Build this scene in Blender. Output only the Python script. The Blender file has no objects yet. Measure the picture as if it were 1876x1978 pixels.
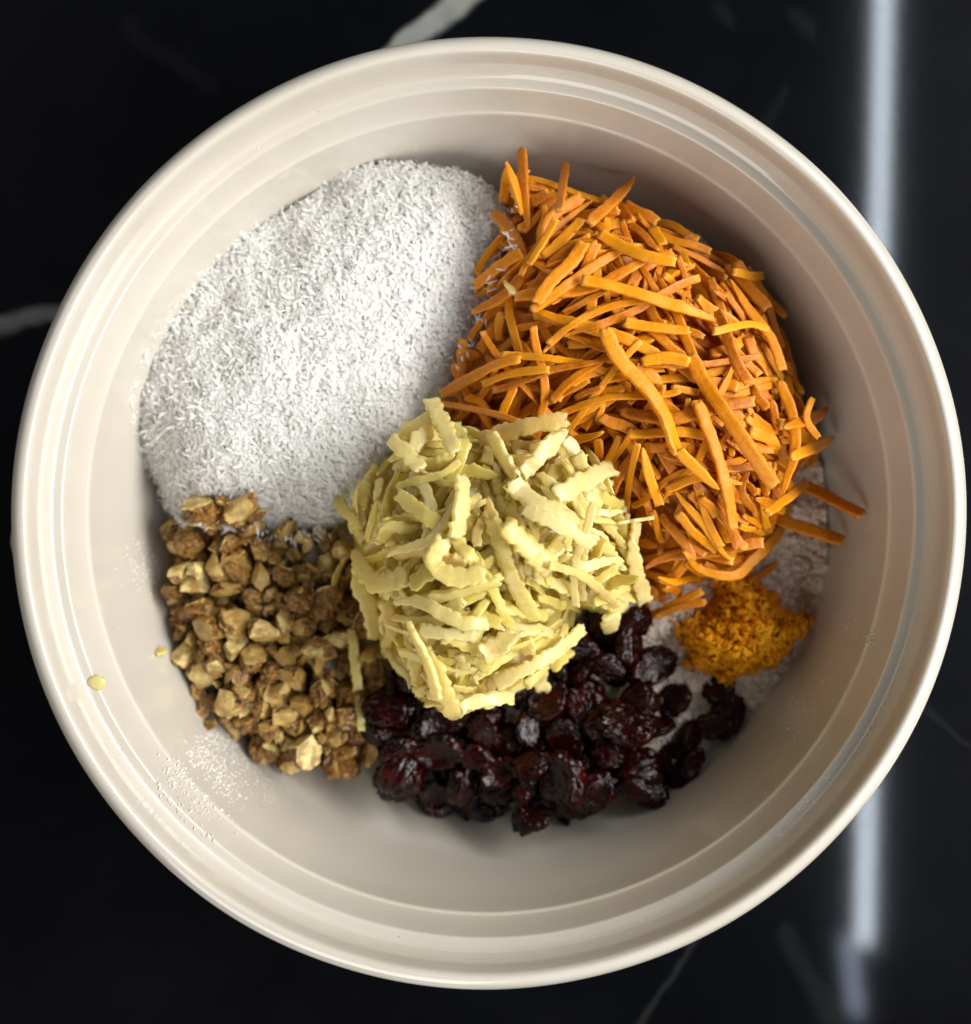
import bpy, bmesh, math
import numpy as np
from mathutils import Vector

# ------------------------------------------------------------------ scene, camera, light
S = bpy.context.scene
COL = S.collection
HC = 0.43            # camera height above the counter
KP = 2096.0          # picture scale: photo units per metre at one metre
CX, CY = 938.0, 989.0

cam_d = bpy.data.cameras.new("Camera")
cam = bpy.data.objects.new("Camera", cam_d)
COL.objects.link(cam)
cam.location = (0, 0, HC)
cam.rotation_euler = (0, 0, 0)
cam_d.sensor_width = 36.0
cam_d.lens = 36.0 * KP / 1978.0
cam_d.clip_start = 0.01
cam_d.clip_end = 50
cam_d.dof.use_dof = True
cam_d.dof.focus_distance = HC - 0.094
cam_d.dof.aperture_fstop = 4.8
S.camera = cam

S.view_settings.view_transform = 'Standard'
S.view_settings.look = 'None'
S.view_settings.exposure = 0.22
S.view_settings.gamma = 1.0

W = bpy.data.worlds.new("World")
S.world = W
W.use_nodes = True
W.node_tree.nodes["Background"].inputs[0].default_value = (0.92, 0.94, 1.0, 1)
W.node_tree.nodes["Background"].inputs[1].default_value = 0.03


def area(name, loc, target, sx, sy, power, color, roll=0.0):
    d = bpy.data.lights.new(name, 'AREA')
    d.shape = 'RECTANGLE'
    d.size, d.size_y = sx, sy
    d.energy = power
    d.color = color
    o = bpy.data.objects.new(name, d)
    COL.objects.link(o)
    o.location = loc
    q = (Vector(target) - Vector(loc)).to_track_quat('-Z', 'Y')
    o.rotation_mode = 'QUATERNION'
    o.rotation_quaternion = q
    return o


# tall window to the right of the worktop
area("window_light", (1.15, 0.12, 0.98), (0, 0, 0.05), 2.1, 0.45, 45.0, (1.0, 0.988, 0.965))
# soft daylight coming back from the room on the left
area("room_light", (-1.5, 0.9, 1.3), (0, 0, 0.05), 1.0, 1.0, 3.0, (1.0, 0.94, 0.88))
area("added_fill_light", (-1.4, -3.7, 2.2), (0, 0, 0.05), 3.0, 3.0, 95.0, (1.0, 0.96, 0.91))  # large unseen fill lamp, added to soften the shading and lift the coconut
# long ceiling tube, mirrored in the worktop
tube = area("ceiling_tube_light", (0.0, 0.0, 2.0), (0, 0, 0), 0.021, 2.30, 5.0, (0.80, 0.90, 1.0))
tube.rotation_mode = 'XYZ'
tube.location = (0.872, 0.18, 2.0)
tube.rotation_euler = (0, 0, math.radians(-1.2))
streak_end = area("added_streak_end_light", (0.0, 0.0, 2.0), (0, 0, 0), 0.022, 0.18, 0.12, (0.70, 0.80, 1.0))  # separate small lamp, added to give the mirrored streak its broken lower end
streak_end.rotation_mode = 'XYZ'
streak_end.location = (0.822, -1.04, 2.0)
streak_end.rotation_euler = (0, 0, math.radians(6))


# ------------------------------------------------------------------ helpers
def hash3(ix, iy, iz, seed):
    h = (ix.astype(np.int64) * 374761393 + iy.astype(np.int64) * 668265263 +
         iz.astype(np.int64) * 2147483647 + seed * 974634777) & 0x7fffffff
    h = (h ^ (h >> 13)) * 1274126177 & 0x7fffffff
    h = (h ^ (h >> 16)) & 0x7fffffff
    return (h % 100003) / 100003.0


def vnoise(p, seed=0):
    """value noise in -1..1 for an (n,3) array"""
    p = np.asarray(p, float)
    i = np.floor(p)
    f = p - i
    f = f * f * (3 - 2 * f)
    r = 0
    for a in (0, 1):
        for b in (0, 1):
            for c in (0, 1):
                w = (f[:, 0] if a else 1 - f[:, 0]) * (f[:, 1] if b else 1 - f[:, 1]) * (f[:, 2] if c else 1 - f[:, 2])
                r = r + w * hash3(i[:, 0] + a, i[:, 1] + b, i[:, 2] + c, seed)
    return r * 2 - 1


def fbm(p, seed=0, octv=3):
    r, a = 0, 1.0
    for k in range(octv):
        r = r + a * vnoise(np.asarray(p) * (2.03 ** k), seed + k * 17)
        a *= 0.5
    return r / 1.75


def p2w(px, py, z):
    """photo position -> world x, y for a point known to be at height z"""
    return (px - CX) / KP * (HC - z), -(py - CY) / KP * (HC - z)


def w2p(x, y, z):
    return x * KP / (HC - z) + CX, -y * KP / (HC - z) + CY


def mesh_from(name, verts, faces, attrs=None, smooth=True):
    me = bpy.data.meshes.new(name)
    verts = np.asarray(verts, dtype=np.float32)
    if isinstance(faces, np.ndarray):
        n, k = faces.shape
        me.vertices.add(len(verts))
        me.vertices.foreach_set("co", verts.ravel())
        me.loops.add(n * k)
        me.loops.foreach_set("vertex_index", faces.astype(np.int32).ravel())
        me.polygons.add(n)
        me.polygons.foreach_set("loop_start", np.arange(0, n * k, k, dtype=np.int32))
        me.update(calc_edges=True)
    else:
        me.from_pydata(verts.tolist(), [], faces)
    me.polygons.foreach_set("use_smooth", np.full(len(me.polygons), bool(smooth)))
    if attrs:
        for k, v in attrs.items():
            a = me.attributes.new(k, 'FLOAT', 'POINT')
            a.data.foreach_set("value", np.asarray(v, dtype=np.float32))
    me.update()
    return me


def link(name, me, mat, loc=(0, 0, 0), parent=None):
    o = bpy.data.objects.new(name, me)
    me.name = name
    COL.objects.link(o)
    o.location = loc
    if mat is not None:
        me.materials.append(mat)
    if parent is not None:
        o.parent = parent
    return o


def tag(o, label=None, cat=None, group=None, kind=None):
    if label: o["label"] = label
    if cat: o["category"] = cat
    if group: o["group"] = group
    if kind: o["kind"] = kind
    return o


# ------------------------------------------------------------------ materials
def new_mat(name):
    m = bpy.data.materials.new(name)
    m.use_nodes = True
    nt = m.node_tree
    return m, nt, nt.nodes["Principled BSDF"]


def N(nt, typ, **kw):
    n = nt.nodes.new(typ)
    for k, v in kw.items():
        setattr(n, k, v)
    return n


def noise(nt, scale, detail=3, rough=0.55, vec=None, dist=0.0):
    n = N(nt, "ShaderNodeTexNoise")
    n.inputs["Scale"].default_value = scale
    n.inputs["Detail"].default_value = detail
    n.inputs["Roughness"].default_value = rough
    n.inputs["Distortion"].default_value = dist
    if vec is not None:
        nt.links.new(vec, n.inputs["Vector"])
    return n.outputs["Fac"]


def ramp(nt, fac, stops):
    r = N(nt, "ShaderNodeValToRGB")
    el = r.color_ramp.elements
    while len(el) < len(stops):
        el.new(0.5)
    for e, (p, c) in zip(el, stops):
        e.position = p
        e.color = (c[0], c[1], c[2], 1)
    nt.links.new(fac, r.inputs["Fac"])
    return r.outputs["Color"]


def mixc(nt, fac, a, b, mode='MIX'):
    m = N(nt, "ShaderNodeMix", data_type='RGBA', blend_type=mode)
    for sock, v in ((m.inputs["Factor"], fac), (m.inputs["A"], a), (m.inputs["B"], b)):
        pass
    fs, aa, bb = m.inputs[0], m.inputs[6], m.inputs[7]
    for s, v in ((fs, fac), (aa, a), (bb, b)):
        if isinstance(v, (int, float)):
            s.default_value = v
        elif isinstance(v, tuple):
            s.default_value = (v[0], v[1], v[2], 1)
        else:
            nt.links.new(v, s)
    return m.outputs[2]


def mth(nt, op, a, b=None, c=None, clamp=False):
    m = N(nt, "ShaderNodeMath", operation=op, use_clamp=clamp)
    for i, v in enumerate((a, b, c)):
        if v is None:
            continue
        if isinstance(v, (int, float)):
            m.inputs[i].default_value = v
        else:
            nt.links.new(v, m.inputs[i])
    return m.outputs[0]


def maprange(nt, v, a, b, c=0.0, d=1.0, smooth=False):
    m = N(nt, "ShaderNodeMapRange")
    if smooth:
        m.interpolation_type = 'SMOOTHSTEP'
    nt.links.new(v, m.inputs[0])
    for i, x in enumerate((a, b, c, d)):
        m.inputs[i + 1].default_value = x
    return m.outputs[0]


def attr(nt, name):
    a = N(nt, "ShaderNodeAttribute")
    a.attribute_name = name
    return a.outputs["Fac"]


def bump(nt, bsdf, h, strength, dist):
    b = N(nt, "ShaderNodeBump")
    b.inputs["Strength"].default_value = strength
    b.inputs["Distance"].default_value = dist
    nt.links.new(h, b.inputs["Height"])
    nt.links.new(b.outputs["Normal"], bsdf.inputs["Normal"])


def geo_pos(nt):
    return N(nt, "ShaderNodeNewGeometry").outputs["Position"]


def mat_bowl():
    m, nt, b = new_mat("cream_glaze")
    P = geo_pos(nt)
    n1 = noise(nt, 14, 3, 0.6, P)
    n2 = noise(nt, 900, 2, 0.7, P)
    c = ramp(nt, n1, [(0.3, (0.535, 0.49, 0.415)), (0.7, (0.585, 0.545, 0.475))])
    # tiny pits and specks of the glaze
    sp = maprange(nt, noise(nt, 420, 1, 0.5, P), 0.80, 0.84)
    c = mixc(nt, mth(nt, 'MULTIPLY', sp, 0.5), c, (0.28, 0.24, 0.2))
    nt.links.new(c, b.inputs["Base Color"])
    b.inputs["Roughness"].default_value = 0.28
    b.inputs["Coat Weight"].default_value = 0.9
    b.inputs["Coat Roughness"].default_value = 0.04
    b.inputs["Coat IOR"].default_value = 1.55
    b.inputs["Specular IOR Level"].default_value = 0.4
    h = mth(nt, 'ADD', mth(nt, 'MULTIPLY', noise(nt, 90, 2, 0.5, P), 1.0), mth(nt, 'MULTIPLY', n2, 0.25))
    bump(nt, b, h, 0.12, 0.0003)
    return m


def mat_carrot():
    m, nt, b = new_mat("carrot_flesh")
    P = geo_pos(nt)
    rnd = attr(nt, "rnd")
    tip = attr(nt, "tip")
    c1 = ramp(nt, rnd, [(0.0, (0.38, 0.080, 0.0002)), (0.35, (0.56, 0.150, 0.0003)), (0.7, (0.63, 0.195, 0.0005)), (1.0, (0.74, 0.29, 0.002))])
    fine = noise(nt, 700, 4, 0.65, P)
    c2 = mixc(nt, maprange(nt, fine, 0.35, 0.75), c1, mixc(nt, 0.4, c1, (0.85, 0.36, 0.004)))
    patch = maprange(nt, noise(nt, 160, 3, 0.6, P), 0.50, 0.78)
    dry = mth(nt, 'MAXIMUM', mth(nt, 'MULTIPLY', patch, 0.22), mth(nt, 'MULTIPLY', tip, 0.45))
    c3 = mixc(nt, dry, c2, (0.88, 0.46, 0.09))
    nt.links.new(c3, b.inputs["Base Color"])
    b.inputs["Roughness"].default_value = 0.38
    b.inputs["Specular IOR Level"].default_value = 0.22
    b.inputs["Subsurface Weight"].default_value = 0.18
    b.inputs["Subsurface Radius"].default_value = (1.0, 0.35, 0.05)
    b.inputs["Subsurface Scale"].default_value = 0.0018
    bump(nt, b, mth(nt, 'ADD', fine, mth(nt, 'MULTIPLY', noise(nt, 2200, 2, 0.6, P), 0.5)), 0.6, 0.0004)
    b.inputs["Coat Weight"].default_value = 0.06
    b.inputs["Coat Roughness"].default_value = 0.2
    return m


def mat_apple():
    m, nt, b = new_mat("apple_flesh")
    P = geo_pos(nt)
    rnd = attr(nt, "rnd")
    tip = attr(nt, "tip")
    c1 = ramp(nt, rnd, [(0.0, (0.68, 0.57, 0.12)), (0.3, (0.85, 0.73, 0.23)), (0.6, (0.93, 0.82, 0.34)), (0.85, (0.96, 0.89, 0.50)), (1.0, (0.84, 0.60, 0.22))])
    fine = noise(nt, 620, 4, 0.65, P)
    c2 = mixc(nt, maprange(nt, fine, 0.35, 0.72), mixc(nt, 0.35, c1, (0.60, 0.47, 0.10)), c1)
    brown = maprange(nt, noise(nt, 75, 3, 0.6, P), 0.52, 0.78)
    c3 = mixc(nt, mth(nt, 'MULTIPLY', brown, 0.55), c2, (0.60, 0.40, 0.11))
    c3 = mixc(nt, mth(nt, 'MULTIPLY', tip, 0.35), c3, (0.82, 0.75, 0.40))
    nt.links.new(c3, b.inputs["Base Color"])
    b.inputs["Roughness"].default_value = 0.26
    b.inputs["Specular IOR Level"].default_value = 0.4
    b.inputs["Subsurface Weight"].default_value = 0.5
    b.inputs["Subsurface Radius"].default_value = (1.0, 0.85, 0.35)
    b.inputs["Subsurface Scale"].default_value = 0.002
    bump(nt, b, mth(nt, 'ADD', fine, mth(nt, 'MULTIPLY', noise(nt, 1900, 2, 0.6, P), 0.5)), 0.45, 0.0005)
    b.inputs["Coat Weight"].default_value = 0.45
    b.inputs["Coat Roughness"].default_value = 0.16
    return m


def mat_walnut():
    m, nt, b = new_mat("walnut")
    P = geo_pos(nt)
    rnd = attr(nt, "rnd")
    skin = attr(nt, "skin")
    flesh = ramp(nt, rnd, [(0.0, (0.48, 0.30, 0.08)), (0.5, (0.66, 0.47, 0.16)), (1.0, (0.82, 0.68, 0.28))])
    fl2 = mixc(nt, maprange(nt, noise(nt, 240, 4, 0.6, P), 0.40, 0.60), mixc(nt, 0.85, flesh, (0.32, 0.17, 0.035)), flesh)
    sk = ramp(nt, noise(nt, 330, 4, 0.65, P, 0.8), [(0.3, (0.07, 0.028, 0.005)), (0.55, (0.27, 0.13, 0.025)), (0.75, (0.50, 0.30, 0.08))])
    edge = maprange(nt, mth(nt, 'ADD', skin, mth(nt, 'MULTIPLY', mth(nt, 'SUBTRACT', noise(nt, 260, 3, 0.6, P), 0.5), 0.9)), 0.42, 0.58)
    c = mixc(nt, edge, fl2, sk)
    nt.links.new(c, b.inputs["Base Color"])
    b.inputs["Roughness"].default_value = 0.28
    b.inputs["Specular IOR Level"].default_value = 0.45
    b.inputs["Subsurface Weight"].default_value = 0.08
    b.inputs["Subsurface Scale"].default_value = 0.001
    bump(nt, b, noise(nt, 520, 4, 0.65, P), 0.8, 0.0007)
    return m


def mat_cran():
    m, nt, b = new_mat("dried_cranberry")
    P = geo_pos(nt)
    c = ramp(nt, noise(nt, 160, 3, 0.6, P), [(0.35, (0.004, 0.0003, 0.0003)), (0.6, (0.018, 0.0006, 0.0006)), (0.8, (0.07, 0.0015, 0.0015))])
    rim = maprange(nt, attr(nt, "skin"), 0.3, 1.0)
    c = mixc(nt, mth(nt, 'MULTIPLY', rim, 0.4), c, (0.06, 0.0014, 0.0014))
    nt.links.new(c, b.inputs["Base Color"])
    b.inputs["Roughness"].default_value = 0.20
    b.inputs["Specular IOR Level"].default_value = 0.28
    bump(nt, b, noise(nt, 380, 3, 0.6, P, 0.6), 0.8, 0.0006)
    return m


def mat_simple(name, c1, c2, sc, rough, bsc, bst, bd, sss=0.0, rad=(1, 1, 0.97)):
    m, nt, b = new_mat(name)
    P = geo_pos(nt)
    c = mixc(nt, maprange(nt, noise(nt, sc, 4, 0.6, P), 0.35, 0.7), c1, c2)
    nt.links.new(c, b.inputs["Base Color"])
    b.inputs["Roughness"].default_value = rough
    b.inputs["Specular IOR Level"].default_value = 0.25
    if sss:
        b.inputs["Subsurface Weight"].default_value = sss
        b.inputs["Subsurface Radius"].default_value = rad
        b.inputs["Subsurface Scale"].default_value = 0.0013
    bump(nt, b, noise(nt, bsc, 4, 0.7, P), bst, bd)
    return m


def mat_counter():
    m, nt, b = new_mat("black_marble")
    P = geo_pos(nt)
    sep = N(nt, "ShaderNodeSeparateXYZ")
    nt.links.new(P, sep.inputs[0])
    # wandering offset so that the veins are not straight
    w = N(nt, "ShaderNodeTexNoise")
    w.inputs["Scale"].default_value = 22
    w.inputs["Detail"].default_value = 4
    nt.links.new(P, w.inputs["Vector"])
    ws = N(nt, "ShaderNodeSeparateXYZ")
    nt.links.new(w.outputs["Color"], ws.inputs[0])
    X = mth(nt, 'ADD', sep.outputs[0], mth(nt, 'MULTIPLY', mth(nt, 'SUBTRACT', ws.outputs[0], 0.5), 0.022))
    Y = mth(nt, 'ADD', sep.outputs[1], mth(nt, 'MULTIPLY', mth(nt, 'SUBTRACT', ws.outputs[1], 0.5), 0.022))

    def vein(ax, ay, bx, by, wid, soft, amp):
        ax, ay = p2w(ax, ay, 0)
        bx, by = p2w(bx, by, 0)
        L = math.hypot(bx - ax, by - ay)
        tx, ty = (bx - ax) / L, (by - ay) / L
        dx = mth(nt, 'SUBTRACT', X, ax)
        dy = mth(nt, 'SUBTRACT', Y, ay)
        t = mth(nt, 'ADD', mth(nt, 'MULTIPLY', dx, tx), mth(nt, 'MULTIPLY', dy, ty))
        d = mth(nt, 'ABSOLUTE', mth(nt, 'SUBTRACT', mth(nt, 'MULTIPLY', dx, ty), mth(nt, 'MULTIPLY', dy, tx)))
        # beyond the ends the distance grows
        over = mth(nt, 'MAXIMUM', mth(nt, 'MAXIMUM', mth(nt, 'MULTIPLY', t, -1.0), mth(nt, 'SUBTRACT', t, L)), 0.0)
        dd = mth(nt, 'ADD', d, over)
        return mth(nt, 'MULTIPLY', maprange(nt, dd, wid, wid + soft, 1.0, 0.0, True), amp)

    veins = [(950, -40, 700, 150, 0.0024, 0.0045, 0.62), (-60, 655, 260, 540, 0.0010, 0.004, 0.24),
             (1360, 1790, 1210, 2010, 0.0002, 0.0022, 0.03), (1530, 1800, 1620, 2000, 0.0004, 0.006, 0.015),
             (1395, 10, 1402, 30, 0.0002, 0.006, 0.012), (1540, 20, 1565, 60, 0.0004, 0.006, 0.015),
             (240, 40, 400, 170, 0.0004, 0.006, 0.006), (1740, 1300, 1876, 1440, 0.0002, 0.0015, 0.015),
             (1500, 150, 1420, 320, 0.0002, 0.004, 0.008)]
    tot = None
    for v in veins:
        r = vein(*v)
        tot = r if tot is None else mth(nt, 'MAXIMUM', tot, r)
    mott = noise(nt, 9, 5, 0.6, P)
    base = ramp(nt, mott, [(0.35, (0.0010, 0.0012, 0.002)), (0.75, (0.003, 0.0035, 0.005))])
    tot = mth(nt, 'MULTIPLY', tot, maprange(nt, noise(nt, 60, 4, 0.6, P), 0.25, 0.7, 0.6, 1.0))
    c = mixc(nt, tot, base, (0.42, 0.44, 0.40))
    nt.links.new(c, b.inputs["Base Color"])
    b.inputs["Roughness"].default_value = 0.17
    b.inputs["Specular IOR Level"].default_value = 0.03
    b.inputs['Coat Weight'].default_value = 1.0
    b.inputs['Coat Roughness'].default_value = 0.06
    r = maprange(nt, noise(nt, 35, 5, 0.7, P), 0.3, 0.7, 0.26, 0.36)
    nt.links.new(r, b.inputs["Roughness"])
    return m


M_BOWL = mat_bowl()
M_CARROT = mat_carrot()
M_APPLE = mat_apple()
M_WALNUT = mat_walnut()
M_CRAN = mat_cran()
M_COCO = mat_simple("desiccated_coconut", (0.93, 0.925, 0.905), (0.96, 0.96, 0.95), 300, 0.95, 900, 0.2, 0.0003)
def add_translucent(m, fac, col):
    nt = m.node_tree
    out = nt.nodes["Material Output"]
    b = nt.nodes["Principled BSDF"]
    tr = N(nt, "ShaderNodeBsdfTranslucent")
    tr.inputs[0].default_value = (*col, 1)
    mx = N(nt, "ShaderNodeMixShader")
    mx.inputs[0].default_value = fac
    nt.links.new(b.outputs[0], mx.inputs[1])
    nt.links.new(tr.outputs[0], mx.inputs[2])
    nt.links.new(mx.outputs[0], out.inputs["Surface"])


add_translucent(M_COCO, 0.55, (0.985, 0.98, 0.965))
add_translucent(M_APPLE, 0.38, (1.0, 0.88, 0.33))
M_FLOUR = mat_simple("wholemeal_flour", (0.52, 0.41, 0.32), (0.97, 0.86, 0.74), 520, 0.9, 700, 0.9, 0.0009)
M_DUST = mat_simple("pale_flour_dust", (0.70, 0.66, 0.60), (0.80, 0.77, 0.72), 520, 0.9, 900, 0.4, 0.0003)
M_ZEST = mat_simple("orange_zest", (0.66, 0.21, 0.001), (0.95, 0.46, 0.003), 330, 0.5, 900, 0.8, 0.0006, 0.15, (1, .4, .05))
M_COUNTER = mat_counter()

# ------------------------------------------------------------------ worktop
bm = bmesh.new()
bmesh.ops.create_cube(bm, size=1.0)
bmesh.ops.scale(bm, vec=(2.4, 2.0, 0.03), verts=bm.verts)
bmesh.ops.translate(bm, vec=(0.0, 0.0, -0.015), verts=bm.verts)
bmesh.ops.bevel(bm, geom=[e for e in bm.edges], offset=0.002, segments=2, affect='EDGES')
me = bpy.data.meshes.new("worktop")
bm.to_mesh(me)
bm.free()
tag(link("worktop", me, M_COUNTER), "black marble worktop with pale veins and a cool light reflection under the bowl", kind="structure")

# ------------------------------------------------------------------ bowl
BX, BY = 0.0008, -0.0004
# profile from the centre of the inside, up the wall, over the rim, down the outside
PROF_IN = [(0.0, 0.0065), (0.03, 0.0065), (0.06, 0.0066), (0.082, 0.0072), (0.094, 0.0092), (0.104, 0.0135),
           (0.1118, 0.0195), (0.1174, 0.0275), (0.1213, 0.0370), (0.1238, 0.0480), (0.1257, 0.0600),
           (0.1273, 0.0710), (0.1280, 0.0775), (0.1283, 0.0806), (0.1285, 0.0812), (0.1288, 0.0816), (0.1291, 0.0819), (0.1295, 0.0829),
           (0.1302, 0.0855), (0.1307, 0.0895), (0.1310, 0.0926), (0.1312, 0.0933), (0.1316, 0.0936), (0.1326, 0.0938), (0.1340, 0.0941), (0.1348, 0.0952)]
PROF_RIM = [(0.1348, 0.0952), (0.1353, 0.0978), (0.1356, 0.1020), (0.1359, 0.1052), (0.1362, 0.1068), (0.1369, 0.1076), (0.1380, 0.1077),
            (0.1394, 0.1072), (0.1408, 0.1060), (0.1420, 0.1043), (0.1428, 0.1020), (0.1431, 0.0990), (0.1431, 0.0945),
            (0.1427, 0.0915), (0.1415, 0.0900), (0.1400, 0.0897)]
PROF_OUT = [(0.1400, 0.0897), (0.1378, 0.0893), (0.1363, 0.0878), (0.1348, 0.0820), (0.1327, 0.0710), (0.1305, 0.0580),
            (0.1271, 0.0400), (0.1220, 0.0260), (0.1133, 0.0135), (0.1010, 0.0060), (0.0878, 0.0030),
            (0.0847, 0.0004), (0.0807, 0.0004), (0.0786, 0.0022), (0.04, 0.0024), (0.0, 0.0024)]

GROW = lambda P: [(r * (1 + 0.009 * min(max((z - 0.085) / 0.012, 0), 1)), z) for r, z in P]
PROF_IN, PROF_RIM, PROF_OUT = GROW(PROF_IN), GROW(PROF_RIM), GROW(PROF_OUT)


def chaikin(p, k):
    p = np.array(p, float)
    for _ in range(k):
        q = [p[0]]
        for a, b in zip(p[:-1], p[1:]):
            q += [a * 0.75 + b * 0.25, a * 0.25 + b * 0.75]
        q.append(p[-1])
        p = np.array(q)
    return p


def lathe(name, prof, seg=288, parent=None, wob=0.0):
    prof = chaikin(prof, 2)
    th = np.arange(seg) / seg * 2 * math.pi
    R = prof[:, 0][:, None] * np.ones(seg)[None, :]
    Z = prof[:, 1][:, None] * np.ones(seg)[None, :]
    # hand-fired: very slightly out of round
    amp = np.clip((Z - 0.07) / 0.03, 0, 1) * (R > 0.1)
    R = R + amp * (0.00035 * np.sin(2 * th + 0.6) + 0.0002 * np.sin(3 * th + 2) + 0.00006 * np.sin(11 * th))[None, :]
    v = np.stack([R * np.cos(th), R * np.sin(th), Z], -1).reshape(-1, 3)
    n = len(prof)
    faces = []
    i = np.arange(n - 1)[:, None] * seg
    j = np.arange(seg)[None, :]
    j2 = (j + 1) % seg
    f = np.stack([i + j, i + j2, i + seg + j2, i + seg + j], -1).reshape(-1, 4)
    me = mesh_from(name, v, f[:, ::-1])
    bm = bmesh.new()
    bm.from_mesh(me)
    bmesh.ops.remove_doubles(bm, verts=bm.verts, dist=1e-6)
    bm.to_mesh(me)
    bm.free()
    me.polygons.foreach_set("use_smooth", np.full(len(me.polygons), True))
    return link(name, me, M_BOWL, parent=parent)


bowl = bpy.data.objects.new("mixing_bowl", None)
COL.objects.link(bowl)
bowl.location = (BX, BY, 0)
tag(bowl, "large cream glazed ceramic mixing bowl with a stepped rim on black marble", "bowl")
lathe("inside_wall", PROF_IN, parent=bowl)
lathe("rim", PROF_RIM, parent=bowl)
lathe("outside_wall", PROF_OUT, parent=bowl)
# small grip under the rim on the left
gv, gf = [], []
ns, nr = 40, 12
for a in range(ns + 1):
    t = a / ns
    th = math.radians(183.5 + (t - 0.5) * 14)
    push = 0.0080 * math.sin(math.pi * t) ** 0.55
    for k in range(nr):
        ph = 2 * math.pi * k / nr
        rr = 0.1365 + 0.5 * push * 2.3 + (0.0035 + push * 1.2) * math.cos(ph)
        zz = 0.0700 + 0.0055 * math.sin(ph)
        gv.append((rr * math.cos(th), rr * math.sin(th), zz))
for a in range(ns):
    for k in range(nr):
        k2 = (k + 1) % nr
        gf.append((a * nr + k, a * nr + k2, (a + 1) * nr + k2, (a + 1) * nr + k))
gf.append(tuple(range(nr)))
gf.append(tuple(ns * nr + k for k in reversed(range(nr))))
link("side_grip", mesh_from("side_grip", gv, gf), M_BOWL, parent=bowl)

# ------------------------------------------------------------------ height grid of what lies in the bowl
CS = 0.0005
GN = 576
GX0 = -CS * GN / 2
gx = GX0 + (np.arange(GN) + 0.5) * CS
XX, YY = np.meshgrid(gx, gx, indexing='ij')
RR = np.hypot(XX - BX, YY - BY)
pin = chaikin(PROF_IN, 2)
G = np.interp(RR.ravel(), pin[:, 0], pin[:, 1]).reshape(RR.shape)
G[RR > 0.1362] = 0.097
BOWLZ = G.copy()


def gi(x, y):
    i = np.clip(((np.asarray(x) - GX0) / CS).astype(int), 0, GN - 1)
    j = np.clip(((np.asarray(y) - GX0) / CS).astype(int), 0, GN - 1)
    return i, j


def gz(x, y, A=None):
    i, j = gi(x, y)
    return (G if A is None else A)[i, j]


def place(px, py, lift=0.0):
    z = 0.05
    for _ in range(9):
        x, y = p2w(px, py, z)
        z = 0.5 * z + 0.5 * (float(gz(x, y)) + lift)
    x, y = p2w(px, py, z)
    return x, y, z


def smooth2(A, k):
    for _ in range(k):
        P = np.pad(A, 1, mode='edge')
        A = (P[:-2, 1:-1] + P[2:, 1:-1] + P[1:-1, :-2] + P[1:-1, 2:] + 2 * A) / 6
    return A


def inpoly(px, py, poly):
    px = np.asarray(px)
    py = np.asarray(py)
    ins = np.zeros(px.shape, bool)
    n = len(poly)
    for a in range(n):
        x1, y1 = poly[a][:2]
        x2, y2 = poly[(a + 1) % n][:2]
        c = ((y1 > py) != (y2 > py)) & (px < (x2 - x1) * (py - y1) / (y2 - y1 + 1e-12) + x1)
        ins ^= c
    return ins


def heap(poly, top, R, power=1.0):
    """poly: photo outline with the height of each corner; returns target surface (-1 outside)"""
    W_ = [p2w(a, b, z) + (z,) for a, b, z in poly]
    ins = inpoly(XX, YY, W_)
    d = np.full(XX.shape, 1e9)
    wz = np.zeros(XX.shape)
    ww = np.zeros(XX.shape)
    n = len(W_)
    for a in range(n):
        x1, y1, z1 = W_[a]
        x2, y2, z2 = W_[(a + 1) % n]
        L2 = (x2 - x1) ** 2 + (y2 - y1) ** 2
        t = np.clip(((XX - x1) * (x2 - x1) + (YY - y1) * (y2 - y1)) / L2, 0, 1)
        dd = np.hypot(XX - x1 - t * (x2 - x1), YY - y1 - t * (y2 - y1))
        d = np.minimum(d, dd)
        w = 1 / (dd ** 2 + 2e-5)
        wz += w * (z1 + t * (z2 - z1))
        ww += w
    base = wz / ww
    u = np.clip(d / R, 0, 1)
    prof = (1 - (1 - u) ** 2) ** power
    T = base + (top - base) * prof
    T[~ins] = -1
    return T, ins


def grid_mesh(name, H, mask, mat, step=1, jit=None):
    """sheet over the grid cells in mask"""
    idx = -np.ones(H.shape, int)
    m = mask[::step, ::step]
    sub = np.argwhere(m) * step
    idx[sub[:, 0], sub[:, 1]] = np.arange(len(sub))
    v = np.stack([XX[sub[:, 0], sub[:, 1]], YY[sub[:, 0], sub[:, 1]], H[sub[:, 0], sub[:, 1]]], -1)
    a = idx[:-step:step, :-step:step]
    b = idx[step::step, :-step:step]
    c = idx[step::step, step::step]
    d = idx[:-step:step, step::step]
    k = min(a.shape[0], b.shape[0], c.shape[0], d.shape[0])
    a, b, c, d = a[:k, :k], b[:k, :k], c[:k, :k], d[:k, :k]
    ok = (a >= 0) & (b >= 0) & (c >= 0) & (d >= 0)
    f = np.stack([a[ok], b[ok], c[ok], d[ok]], -1)
    return v, f


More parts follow.
